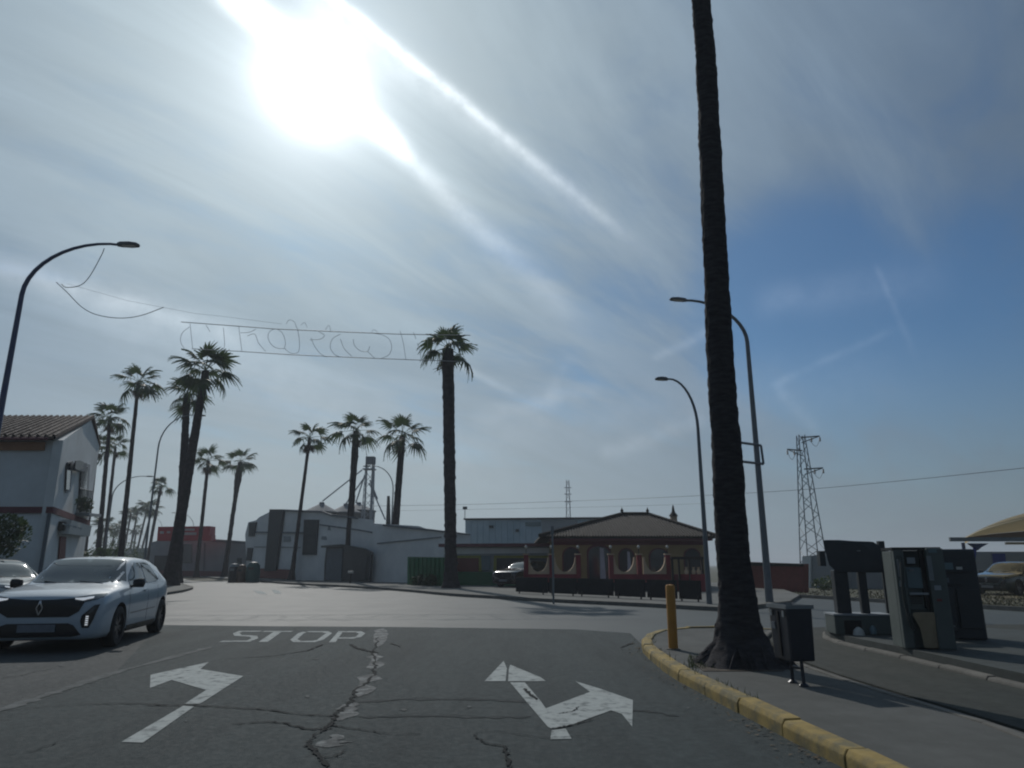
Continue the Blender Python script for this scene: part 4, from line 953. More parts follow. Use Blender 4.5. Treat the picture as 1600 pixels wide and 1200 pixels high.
# windows on the gable side with grilles, lamp box, door and awning
for nm, pts in (('window', [(104, 722), (112, 720), (108, 768), (101, 770)]), ('window', [(126, 722), (139, 726), (134, 800), (121, 797)])):
    w_ = hpoly(nm, 'wallgrey', pts, .05, .0)
    cx = sum(p[0] for p in pts) / 4; cy = sum(p[1] for p in pts) / 4
    hpoly('pane', 'glass', [(cx + (x - cx) * .75, cy + (y - cy) * .88) for x, y in pts], .02, .052, w_)
hpoly('ac_unit', 'greymetal', [(115, 723), (128, 723), (126, 737), (113, 735)], .18, .06)
hpoly('satellite_dish', 'trim', [(117, 720), (123, 719), (130, 722), (129, 732), (122, 735), (116, 732)], .03, .26)
bal = hpoly('balcony', 'wallgrey', [(118, 801), (139, 803), (138, 807), (117, 805)], .5, .02)
mb = MB()
for i in range(10):
    x = 118.5 + i * 2.2; p = HP(x, 803, .48); mb.tube([p, p + Vector((0, 0, .95))], .016, 4)
p0 = HP(118.5, 803, .48); p1 = HP(139, 804, .48); mb.tube([p0 + Vector((0, 0, .95)), p1 + Vector((0, 0, .95))], .02, 4)
mb.build('balcony_rail', 'trim', bal)
for i in range(3): leaf_tree('balcony_plant', ('pot plant at the left end of the house balcony', 'pot plant in the middle of the house balcony', 'pot plant at the right end of the house balcony')[i], 'plant', HP(122 + i * 7, 801, .3), 0, .32, .2, .32, 110, .07, group='plants on the house balcony')
hpoly('door', 'doorred', [(93, 838), (102, 839), (98, 905), (88, 905)], .04, .02)
aw = hpoly('awning', 'whiteplastic', [(97, 812), (131, 822), (128, 838), (92, 834)], .30, .05)
for i in range(4):
    hpoly('awning_stripe', 'wallgrey', [(98 + i * 8, 817 + i * 2), (104 + i * 8, 819 + i * 2), (103 + i * 8, 821 + i * 2), (97 + i * 8, 819 + i * 2)], .01, .352, aw)
hpoly('wall_lamp', 'trim', [(92, 815), (97, 816), (95, 830), (90, 828)], .2, .02)
p_ = P(77, 802, YH - .1); MB().tube([p_, Vector((p_.x, YH - .1, .1))], .06, 8).build('downpipe', 'greymetal', H)
MB().tube([Vector((XL, YH - .42, ze - .02)), Vector((hx - .3, YH - .42, ze - .02))], .06, 6).build('gutter', 'redtrim', H)

# ---- street-side buildings further left
def px_building(name, label, cat, px0, px1, ytop, Y0, Y1, m, depth=8, group=None, dvec=None):
    """box building whose facade runs between two columns at two distances; top traced where it stands"""
    a = GX(px0, Y0); b_ = GX(px1, Y1); a.z = b_.z = 0
    t = thing(name, label, cat, (a + b_) / 2, group)
    top = [PL(x, y, a, b_) for x, y in ytop]
    n_ = Vector(((b_ - a).y, -(b_ - a).x, 0)).normalized()
    if n_.y > 0: n_ = -n_
    wo = MB().prism([a, b_] + top, Vector(dvec) if dvec else -n_ * depth).build('walls', m, t)
    wo.data.materials.append(MT['greymetal'])
    for p in wo.data.polygons:
        if p.normal.z > .4: p.material_index = 1
    def poly(nm, mm, pts, th=.06, off=.012, parent=None, **k):
        aa, bb = a + n_ * off, b_ + n_ * off
        return MB().prism([PL(x, y, aa, bb) for x, y in pts], n_ * th).build(nm, mm, parent or t, **k)
    return t, poly, (a, b_, n_)
t, poly, _ = px_building('low_shop', 'low white shop building carrying the red sign box', 'shop', 232, 387, [(387, 846), (330, 843), (246, 845), (236, 847)], 84, 80, 'wallgrey', 12)
poly('glass_front', 'glass', [(272, 880), (300, 880), (300, 850), (272, 850)], .05); poly('plinth', 'redtrim', [(236, 900), (387, 902), (387, 893), (236, 891)], .07)
poly('wall_joint', 'greymetal', [(318, 892), (320, 892), (321, 848), (319, 848)], .05)
poly('dark_opening', 'dark', [(240, 892), (262, 892), (262, 868), (242, 868)], .05)
poly('window', 'shutter', [(371, 880), (378, 880), (378, 872), (371, 872)], .05)
poly('roof_edge', 'greymetal', [(330, 846), (387, 850), (387, 846), (330, 842)], .10)
sg = thing('red_sign_box', 'long red sign box with pale lettering lines on the roof of the low shop', 'sign', GX(286, 78))
SA, SB = GX(246, 79), GX(328, 78)
def spoly(nm, mm, pts, th, off, parent=sg):
    n_ = Vector((0, -1, 0)); return MB().prism([PL(x, y, SA + n_ * off, SB + n_ * off) for x, y in pts], n_ * th).build(nm, mm, parent)
spoly('sign_box', 'signred', [(245, 845), (327, 844), (328, 822), (247, 823)], -1.5, 0)
spoly('sign_end', 'signred', [(318, 845), (331, 845), (331, 836), (326, 836)], -1.0, .05)
for x0, x1, y0, y1 in ((284, 304, 826, 829), (284, 307, 832, 836), (250, 256, 830, 834), (261, 266, 830, 833)):
    spoly('lettering', 'signtext' , [(x0, y1), (x1, y1), (x1, y0), (x0, y0)], .03, .01)
t, poly, _ = px_building('far_wall', 'low grey wall at the far end of the left street', 'wall', 150, 236, [(236, 856), (150, 858)], 150, 130, 'wallgrey', 3)

# ---- industrial building with silos
IA, IB = GX(386, 66), GX(735, 47)
t, poly, (ia_, ib2, inn) = px_building('industrial_building', 'large white industrial building with dark vertical window strips', 'factory', 386, 735,
    [(735, 834), (668, 827), (655, 822), (640, 821), (584, 818), (582, 812), (520, 805), (505, 799), (450, 798), (446, 796), (421, 800), (405, 808), (400, 813), (388, 816), (383, 835)], 66, 47, 'white2', dvec=(-3.5, 13, 0))
poly('window_strip', 'shutter', [(417, 892), (434, 892), (446, 796), (425, 796)], .25)
poly('window_strip', 'shutter', [(474, 867), (495, 867), (499, 812), (477, 812)], .12)
poly('window', 'shutter', [(390, 838), (398, 838), (402, 816), (391, 817)], .12)
poly('window', 'shutter', [(386, 876), (393, 876), (396, 856), (388, 856)], .10)
poly('brown_plinth', 'doorred', [(405, 903), (455, 905), (455, 890), (406, 888)], .10)
poly('cornice_line', 'greymetal', [(400, 833), (476, 834), (476, 831.5), (400, 830.5)], .10)
poly('cornice_line', 'greymetal', [(398, 855), (470, 856), (470, 855), (398, 854)], .06)
poly('parapet_edge', 'greymetal', [(446, 799), (505, 801), (520, 807), (560, 811), (560, 808), (520, 804), (505, 798.5), (446, 796)], .15)
poly('roof_edge', 'greymetal', [(600, 822), (668, 829), (735, 836), (735, 834), (668, 826), (600, 819)], .15)
poly('gable_line', 'greymetal', [(500, 821), (560, 829), (582, 833), (582, 831), (560, 827), (500, 819)], .06)
poly('gable_line', 'greymetal', [(590, 850), (690, 840), (690, 838.5), (590, 848.5)], .06)
poly('wall_plate', 'wallgrey', [(444, 846), (454, 846), (454, 838), (444, 838)], .06)
for (x, y, w) in ((512, 828, 5), (502, 843, 9)): poly('wall_stain', 'wallgrey', [(x, y), (x + w, y + 1), (x + w - 1, y - 5), (x + 1, y - 5)], .02)
# arched dark shed in front
Ys = 57; sa, sb = GX(506, 57.5), GX(580, 53)
sh_ = thing('dark_shed', 'dark sheet metal shed with a curved roof against the white industrial building', 'shed', (sa + sb) / 2)
def shp(nm, m, pts, th, off, parent=sh_):
    n_ = Vector((0, -1, 0)); return MB().prism([PL(x, y, sa + n_ * off, sb + n_ * off) for x, y in pts], n_ * th).build(nm, m, parent)
shp('shed_body', 'machined', [(506, 907), (577, 908), (580, 865), (572, 860), (536, 853), (510, 854), (507, 880)], -4, 0)
shp('side_panel', 'greymetal', [(508, 906), (533, 907), (536, 857), (512, 857)], .08, .01)
shp('roof_edge', 'machined', [(504, 856), (536, 853.5), (572, 860), (584, 866), (584, 863), (572, 857), (536, 850.5), (504, 853)], .5, .0)
shp('dark_opening', 'dark', [(537, 907), (572, 907), (574, 868), (538, 860)], .03, .02)
# concrete post beside the palm
b = GX(606, 53); t = thing('concrete_post', 'square concrete utility post right beside a palm trunk', 'post', b)
MB().tube([b, P(607, 775, 53)], [.34, .10], 4).build('post_shaft', 'kerb', t)
b = GX(547, 50); t = thing('pale_topped_post', 'small post with a pale top in front of the dark shed', 'post', b)
MB().tube([b, b + Vector((0, 0, .75))], .06, 8).build('post_shaft', 'trim', t); MB().box(b + Vector((0, 0, .84)), (.36, .2, .16)).build('post_top', 'whiteplastic', t, bevel=.03)
# silos
for i, (px, pe, yt, ye, r_) in enumerate(((502, 0, 786, 800, 0), (540, 0, 788, 801, 0), (560, 0, 786, 798, 0))):
    Y = 92 + i * 3; c = P(px, ye, Y); ap_ = P(px, yt, Y); Rr = (26 if i != 1 else 24) / F * Y
    t = thing('grain_silo', ('grain silo with a conical roof, left of the three', 'middle grain silo, partly behind a palm trunk', 'grain silo next to the elevator tower, right of the three')[i], 'silo', (c.x, Y, 0), 'grain silos behind the industrial building')
    MB().lathe([(Rr * .97, 0), (Rr * .97, c.z - 1.0), (Rr * .99, c.z)], (c.x, Y, 0), 28).build('silo_wall', 'shutter', t, smooth=True)
    mb = MB(); mb.lathe([(Rr * 1.04, c.z - .12), (Rr * 1.04, c.z), (.35, ap_.z - .15), (0.3, ap_.z + .1), (0, ap_.z + .12)], (c.x, Y, 0), 28); mb.build('cone_roof', 'greymetal', t)
# elevator tower with pipes
YE = 88; tb = P(574, 800, YE); tt = P(573, 722, YE)
t = thing('grain_elevator', 'slim grain elevator tower with slanting pipes above the silos', 'tower', (tb.x, YE, 0))
mb = MB(); mb.tube([(tb.x - .35, YE, 0), (tb.x - .35, YE, tt.z)], .11, 6); mb.tube([(tb.x + .45, YE, 0), (tb.x + .45, YE, tt.z)], .17, 6); mb.build('elevator_leg', 'farsteel', t)
mb = MB(); mb.box((tb.x + .1, YE, tt.z + .2), (1.1, 1.0, .9)); mb.build('elevator_head', 'greymetal', t, bevel=.05)
MB().box((tb.x, YE, tt.z - .9), (1.5, 1.2, .12)).build('platform', 'farsteel', t)
for a, b in (((566, 734), (504, 783)), ((570, 745), (540, 788)), ((570, 742), (556, 786)), ((577, 755), (602, 812)), ((578, 750), (590, 780))):
    MB().tube([P(a[0], a[1], YE), P(b[0], b[1], YE)], .085, 6).build('pipe', 'farsteel', t)
mb = MB(); lattice(mb, Vector((tb.x, YE + .3, 0)), Vector((tb.x, YE + .3, tt.z)), 1.5, .9, 12, .05); mb.build('lattice_frame', 'farsteel', t)
MB().tube([(tt.x, YE, tt.z + .6), P(570, 690, YE)], .035, 4).build('aerial', 'wire', t)

# ---- recycling containers
Yc = 57
for px, w, h, m, lab in ((394, 1.05, 1.55, 'binsgreen', 'dark green rounded recycling container, nearest the white building'), (376, .75, 1.35, 'binsbrown', 'brown container between the green one and a dark bin'), (364, .8, 1.4, 'trim', 'dark container with a pale lid, leftmost of the row')):
    b = GX(px, Yc); b.z = .0
    t = thing('recycling_container', lab, 'container', b, 'containers at the roadside')
    MB().lathe([(0, 0), (w * .48, 0), (w * .52, h * .5), (w * .46, h * .82), (w * .28, h * .97), (0, h)], b, 18).build('container_body', m, t, smooth=True)
    MB().box(b + Vector((0, -w * .5, h * .68)), (w * .35, .06, .18)).build('slot', 'trim' if m != 'trim' else 'steel', t)
    if m == 'trim': MB().lathe([(w * .47, h * .84), (w * .3, h * .99), (0, h * 1.02)], b, 18).build('lid', 'steel', t)

# ---- green fence wall and yellow building
t, poly, _ = px_building('green_panel_wall', 'green sheet metal wall left of the shaggy palm', 'wall', 636, 697, [(697, 871), (637, 870)], 46, 43, 'green', .15)
for i in range(9): poly('panel_rib', 'green', [(640 + i * 6.5, 909), (641 + i * 6.5, 909), (641 + i * 6.5, 871), (640 + i * 6.5, 871)], .06)
t, poly, yfr = px_building('yellow_building', 'low building with yellow framed openings, green base and red brown roof edge', 'building', 694, 862, [(862, 852), (694, 853)], 45, 43, 'wallgrey', 7)
poly('roof_edge', 'redtrim', [(690, 855), (865, 854), (865, 849), (690, 850)], .5)
poly('white_band', 'white', [(694, 866), (862, 864), (862, 856), (694, 856)], .04)
for x0, x1 in ((712, 748), (776, 820), (826, 860)):
    w_ = poly('yellow_frame', 'brightyellow', [(x0 - 5, 893), (x1 + 5, 893), (x1 + 4, 868), (x0 - 4, 868)], .05, .05)
    aa = poly('dark_opening', 'doorred' if x0 < 770 else 'dark', [(x0, 893), (x1, 893), (x1, 872), (x0, 872)], .02, .11, w_)
poly('green_base', 'green', [(694, 914), (862, 916), (862, 893.5), (694, 893.5)], .10)
poly('window', 'screen', [(750, 891), (766, 891), (766, 868), (750, 868)], .04, .05)
# ---- blue-grey warehouse behind
t, poly, _ = px_building('warehouse', 'blue grey warehouse with a dark roof edge behind the yellow building', 'warehouse', 727, 952, [(952, 809), (727, 811)], 66, 64, 'bluegrey', 20)
poly('roof_edge', 'trim', [(725, 812.5), (953, 810.5), (953, 808), (725, 810)], .2)
poly('pale_panel', 'bluegrey', [(848, 850), (905, 850), (902, 813), (846, 813)], .08).data.materials[0] = MT['wallgrey']
poly('sign_panel', 'screen', [(821, 822), (845, 822), (845, 816), (821, 816)], .1)
poly('vent', 'shutter', [(765, 825), (771, 825), (771, 821), (765, 821)], .2)
poly('vent', 'shutter', [(806, 831), (811, 831), (811, 827), (806, 827)], .2)
for i in range(12): poly('cladding_rib', 'bluegrey', [(735 + i * 9.5, 850), (736 + i * 9.5, 850), (736 + i * 9.5, 813), (735 + i * 9.5, 813)], .07)
b = P(726, 793, 64); t = thing('roof_aerial', 'small aerial at the left corner of the warehouse roof', 'aerial', (b.x, 64.5, P(726, 812, 64).z))
MB().tube([(b.x, 64.5, P(726, 812, 64).z), b + Vector((0, .5, 0))], .03, 4).build('mast', 'wire', t); MB().box(b + Vector((0, .5, 0)), (.4, .1, .25)).build('aerial_head', 'wire', t)

# ---- restaurant with hipped roof and scalloped terrace wall
YR = 38.0; RD = 8
zE = P(980, 838, YR - .6).z; zG = 0.0; x0 = P(866, 880, YR).x; x1 = P(1104, 880, YR).x; zw = zE + .05
rest = thing('restaurant', 'single storey ochre restaurant with a dark hipped tile roof and red trim', 'restaurant', ((x0 + x1) / 2, YR, 0))
bx('walls', 'yellow', rest, ((x0 + x1) / 2, YR + RD / 2, zw / 2), (x1 - x0, RD, zw))
e0 = P(843, 837, YR - .6); e1 = P(1119, 837, YR - .6); zr_ = P(990, 804, YR + RD / 2).z; ra_ = P(972, 804, YR + RD / 2).x; rb_ = P(1012, 804, YR + RD / 2).x
E = [Vector((e0.x, YR - .6, zE)), Vector((e1.x, YR - .6, zE)), Vector((e1.x, YR + RD + .6, zE)), Vector((e0.x, YR + RD + .6, zE))]
Rg = [Vector((ra_, YR + RD / 2, zr_)), Vector((rb_, YR + RD / 2, zr_))]
mb = MB(); mb.add(E + Rg + [e - Vector((0, 0, .10)) for e in E], [(0, 1, 5, 4), (1, 2, 5), (2, 3, 4, 5), (3, 0, 4), (0, 1, 7, 6), (1, 2, 8, 7), (2, 3, 9, 8), (3, 0, 6, 9), (6, 7, 8, 9)])
rf = mb.build('roof', 'darkroof', rest)
mb = MB(); nn_ = 60
for i in range(nn_ + 1):
    u = i / nn_; a = E[0].lerp(E[1], u)
    # ribs of cover tiles run straight up the front slope to the hip or ridge
    run = (Rg[0] - E[0]).y; s = min(1, (a.x - E[0].x) / max(.01, (Rg[0].x - E[0].x)), (E[1].x - a.x) / max(.01, (E[1].x - Rg[1].x)))
    if s > .03: mb.tube([a + Vector((0, -.03, .02)), Vector((a.x, a.y + run * s, zE + (zr_ - zE) * s + .005))], .035, 5)
for a, b in ((E[0], Rg[0]), (E[1], Rg[1]), (Rg[0], Rg[1])): mb.tube([a + Vector((0, 0, .05)), b + Vector((0, 0, .05))], .10, 6)
o = mb.build('roof_tiles', 'darkroof', rf, smooth=True); o['kind'] = 'stuff'
for x in (ra_, rb_):
    MB().lathe([(0, 0), (.09, 0), (.05, .12), (.10, .22), (.03, .34), (0, .46)], (x, YR + RD / 2, zr_), 8).build('finial', 'darkroof', rf)
chp = P(1053, 818, YR + 4.2)
ch = bx('chimney', 'cream', rest, (chp.x, YR + 4.2, chp.z - .1), (.34, .34, 1.1)); MB().lathe([(.28, 0), (.10, .25), (.05, .55), (0, .7)], (chp.x, YR + 4.2, chp.z + .42), 6).build('chimney_cap', 'darkroof', ch)
bx('eaves_trim', 'redtrim', rest, ((x0 + x1) / 2, YR - .30, zE - .16), (x1 - x0 + .5, .50, .10)); bx('frieze', 'redtrim', rest, ((x0 + x1) / 2, YR - .04, zE - .32), (x1 - x0 + .04, .06, .20))
for i, (px, w, zt2, mm) in enumerate(((893, .95, 2.15, 'dark'), (936, 1.25, 2.3, 'glass'), (979, .85, 2.1, 'dark'), (1030, 1.05, 2.1, 'glass'), (1082, .9, 2.1, 'dark'))):
    x = P(px, 880, YR).x; zs = 0.05 if i == 1 else .75
    pts = [Vector((x - w / 2, YR - .05, zs)), Vector((x + w / 2, YR - .05, zs))] + [Vector((x + w / 2 * cos(a), YR - .05, zt2 - .35 + .42 * sin(a))) for a in [k * pi / 10 for k in range(11)]]
    fr2 = MB().prism(pts, (0, .10, 0)).build('door_frame' if i == 1 else 'window_frame', 'redtrim', rest)
    MB().prism([Vector((x + (p.x - x) * .86, YR - .075, zs + .04 + (p.z - zs) * .93)) for p in pts], (0, .02, 0)).build('pane', mm, fr2)
    if i in (1, 2): MB().prism([Vector((x + dx_, YR - .095, z)) for dx_, z in ((.02, zs + .1), (.28 * w, zs + .1), (.20 * w, zt2 - .15), (.05, zt2 - .1))], (0, .015, 0)).build('curtain', 'curtain', fr2)
# terrace wall with scalloped openings
YT = 34.6; tx = lambda px: P(px, 890, YT).x; tz = lambda py: P(930, py, YT).z
TW = thing('terrace_wall', 'red terrace wall with cream U shaped openings in front of the restaurant', 'wall', (tx(930), YT, 0))
zc, zs_, zk = tz(869), tz(897), tz(911)
for a, b in ((820, 903), (953, 1046)):
    bx('lower_wall', 'red', TW, ((tx(a) + tx(b)) / 2, YT, zs_ / 2), (tx(b) - tx(a), .22, zs_))
for a, b in ((820, 903), (953, 1046)): bx('dark_base_strip', 'barrier', TW, ((tx(a) + tx(b)) / 2, YT - .125, .26), (tx(b) - tx(a), .03, .52))  # dark strip along the foot of the terrace wall
for a, b in ((825, 858), (865, 901), (958, 993), (1005, 1042)):
    xa, xb = tx(a), tx(b); mid = (xa + xb) / 2; hw = (xb - xa) / 2
    pts = [Vector((xa, YT - .09, zs_)), Vector((xb, YT - .09, zs_)), Vector((xb, YT - .09, zc - .05))] + [Vector((mid + hw * .86 * cos(q), YT - .09, zc - .05 - (zc - zs_ - .14) * sin(q))) for q in [k * pi / 12 for k in range(13)]] + [Vector((xa, YT - .09, zc - .05))]
    MB().prism(pts, (0, .18, 0)).build('scalloped_panel', 'cream', TW)
for px in (822, 861.5, 903.5, 955, 999, 1044):
    bx('pillar', 'red', TW, (tx(px), YT - .003, (zc + .05) / 2), (.21, .27, zc + .05)); c = Vector((tx(px), YT, zc + .06))
    bx('pillar_cap', 'cream', TW, c + Vector((0, 0, .03)), (.30, .34, .05))
    l = MB().tube([c + Vector((0, 0, .05)), c + Vector((0, 0, .30))], .02, 6).build('lamp_stem', 'trim', TW)
    MB().lathe([(0, 0), (.05, .03), (.07, .09), (.04, .15), (0, .17)], c + Vector((0, 0, .28)), 10).build('lantern', 'whiteplastic', l, smooth=True)
# side of the terrace going back, with three cream balusters
sw0 = Vector((tx(1050), YT - .1, 0)); sw1 = Vector((tx(1100), YT - .8, 0))
MB().prism([sw0, sw1, sw1 + Vector((0, 0, zs_)), sw0 + Vector((0, 0, zs_))], (0, .2, 0)).build('lower_wall', 'red', TW)
for px in (1068, 1079, 1087):
    c = Vector((tx(px), YT - .55, zs_)); MB().lathe([(0, 0), (.07, 0), (.10, .12), (.04, .24), (.07, .32), (0, .32)], c, 10).build('baluster', 'cream', TW, smooth=True)
bx('terrace_beam', 'darkroof', TW, ((tx(1046) + tx(1096)) / 2, YT - .4, tz(872)), (tx(1096) - tx(1046), .2, .12))
for px in (1048, 1058, 1074, 1094): bx('terrace_post', 'darkroof', TW, (tx(px), YT - .4, tz(872) / 2), (.09, .09, tz(872) - .12))
bx('entrance_step', 'kerb', TW, (tx(928), YT - .2, .16), (tx(953) - tx(904), .7, .12))
# dark barrier panels standing along the pavement
bars = [(806, 855), (858, 901), (903, 958), (961, 1008), (1012, 1058), (1062, 1096)]
for i, (a, b) in enumerate(bars):
    f = lambda px: 925.5 + (px - 806) * .052
    A2 = G(a, f(a) + 6); B2 = G(b, f(b) + 6); A2.z = B2.z = .12; d2 = (B2 - A2).normalized(); h = .68
    t = thing('barrier_panel', ('dark barrier panel left end of the row before the terrace', 'second dark barrier panel from the left, by the thin pale pole', 'dark barrier panel left of the terrace entrance', 'dark barrier panel right of the terrace entrance', 'dark barrier panel near the yellow post, second from the right', 'dark barrier panel right end of the row, beside the lamp foot')[i], 'barrier', (A2 + B2) / 2, 'dark barrier panels along the pavement')
    mb = MB(); mb.prism([A2 + Vector((0, 0, .07)), B2 + Vector((0, 0, .07)), B2 + Vector((0, 0, h)), A2 + Vector((0, 0, h))], Vector((-d2.y, d2.x, 0)) * .05).build('panel', 'barrier', t)
    for q in (.12, .88):
        c = A2.lerp(B2, q); MB().tube([c, c + Vector((0, 0, .2))], .03, 6).build('leg', 'trim', t)
b = G(865, 944); t = thing('thin_pole', 'thin pale pole standing at the kerb in front of the restaurant', 'pole', b)
MB().tube([b, P(863, 822, b.y)], .035, 8).build('pole_shaft', 'steel', t); MB().box(P(863, 822, b.y) + Vector((0, 0, -.15)), (.10, .06, .3)).build('pole_plate', 'greypole', t)
for i, (px, Y) in enumerate(((650, 44.5), (661, 44), (671, 43.5))):
    leaf_tree('low_shrub', ('low shrub left of three against the green wall', 'low shrub in the middle against the green wall', 'low shrub nearest the shaggy palm at the green wall')[i], 'shrub', GX(px, Y), 0, .4, .42, .42, 300, .08, group='low shrubs at the green wall')

# ---- right side: red brown wall, grey wall, canopy
t, poly, _ = px_building('brown_wall', 'dark red brown wall between the big palm and the pylon foot', 'wall', 1168, 1256, [(1256, 881), (1168, 878)], 40, 36, 'doorred', .3)
poly('wall_coping', 'trim', [(1168, 884), (1256, 885), (1256, 881), (1168, 878)], .05)
t, poly, _ = px_building('hut', 'small rendered hut behind the foot of the pylon', 'hut', 1254, 1312, [(1312, 872), (1285, 866), (1270, 868), (1254, 869)], 44, 42, 'wallgrey', 3)
poly('white_pier', 'white', [(1255, 922), (1268, 922), (1268, 870), (1255, 870)], .1)
t, poly, _ = px_building('grey_wall', 'long grey rendered building wall on the right behind the machines', 'wall', 1300, 1750, [(1750, 862), (1390, 862), (1372, 850), (1350, 862), (1300, 868)], 43, 38, 'wallgrey', 6)
poly('blue_door', 'blue', [(1553, 899), (1574, 899), (1570, 865), (1550, 865)], .06)
poly('wall_joint', 'greymetal', [(1380, 915), (1382, 915), (1382, 866), (1380, 866)], .04)
poly('wall_stain', 'redtrim', [(1288 + 20, 918), (1330, 918), (1325, 908), (1312, 907)], .02)
t = leaf_tree('dry_shrub', 'low reddish brown shrub at the foot of the hut', 'shrub', GX(1290, 40), 0, .35, .7, .4, 500, .08)
# grass clumps of the field
mb = MB(); rnd = random.Random(5)
for i in range(5200):
    p = G(rnd.uniform(1180, 1640), rnd.uniform(922, 950)); 
    if (p - re0).dot(Vector((rd.y, -rd.x, 0))) > -.3: continue
    h = rnd.uniform(.02, .11); a = rnd.uniform(0, pi); d = Vector((cos(a), sin(a), 0)) * .03
    mb.add([p - d, p + d, p + Vector((rnd.uniform(-.1, .1), rnd.uniform(-.1, .1), h))], [(0, 1, 2)])
tag(mb.build('field_grass', 'drygrass'), 'short dry grass on the field across the right hand road', 'grass', kind='stuff')

cv = thing('shade_canopy', 'cream vaulted canvas canopy on a slanted blue strut at the right edge', 'canopy', (P(1640, 900, 30).x, 32, 0))
# vaulted membrane: low edge towards us, rising to the right
mb = MB(); nx_, ny_ = 18, 8; Yc0, Yc1 = 29.0, 36.0; xa_ = P(1506, 838, Yc0).x; xb_ = P(1900, 838, Yc0).x; zb_ = P(1500, 840, Yc0).z; zm = P(1600, 800, Yc0 + 2).z
vs = []
for j in range(ny_ + 1):
    for i in range(nx_ + 1):
        u = i / nx_; v = j / ny_; y_ = Yc0 + (Yc1 - Yc0) * v
        zz = zb_ + (zm - zb_) * 1.25 * (sin(pi * min(1, u * 1.0)) ** .8) * (.45 + .55 * sin(pi * (.15 + .7 * v)))
        vs.append((xa_ * y_ / Yc0 + (xb_ - xa_) * u, y_, zz))
fs = [(j * (nx_ + 1) + i, j * (nx_ + 1) + i + 1, (j + 1) * (nx_ + 1) + i + 1, (j + 1) * (nx_ + 1) + i) for j in range(ny_) for i in range(nx_)]
mb.add(vs, fs); o = mb.build('canvas', 'canopy', cv, smooth='all')
md = o.modifiers.new('t', 'SOLIDIFY'); md.thickness = .03
for nm_, mm_, k0, k1 in (('front_canvas', 'canopy', .34, .985), ('front_valance', 'canopyin', 0.0, .33)):
    mb = MB(); vs = []
    for i in range(nx_ + 1):
        u = i / nx_; zz = (zm - zb_) * 1.25 * (sin(pi * u) ** .8) * (.45 + .55 * sin(pi * .15))
        vs += [(xa_ + (xb_ - xa_) * u, Yc0 - .02 - .05 * (k1 < .5), zb_ + zz * k1), (xa_ + (xb_ - xa_) * u, Yc0 - .02 - .05 * (k1 < .5), zb_ + zz * k0)]
    mb.add(vs, [(2 * i, 2 * i + 1, 2 * i + 3, 2 * i + 2) for i in range(nx_)]); mb.build(nm_, mm_, cv)
bx('edge_beam', 'steel', cv, ((xa_ + xb_) / 2 - .3, Yc0 - .03, zb_ - .07), (xb_ - xa_ + .6, .10, .16)); bx('edge_beam', 'steel', cv, ((xa_ * Yc1 / Yc0 + xb_) / 2 + 1, Yc1, zb_ - .02), (xb_ - xa_ * Yc1 / Yc0 - 2, .10, .12))
s0 = P(1524, 850, Yc0 + .2); s1 = P(1514, 905, Yc0 + .2); s2 = s1 + (s1 - s0) * .35
MB().tube([s0, Vector((s2.x, s2.y, 0.0))], [.07, .09], 8).build('strut', 'blue', cv)
MB().prism([P(x, y, Yc0 + .1) for x, y in ((1514, 849), (1545, 849), (1534, 855), (1528, 860), (1524, 856))], (0, .15, 0)).build('strut_bracket', 'bluepole', cv)
for x in (xb_ - 1, xb_ - 6): MB().tube([(x, Yc1 - .3, 0), (x, Yc1 - .3, zb_)], .08, 8).build('post', 'bluepole', cv)

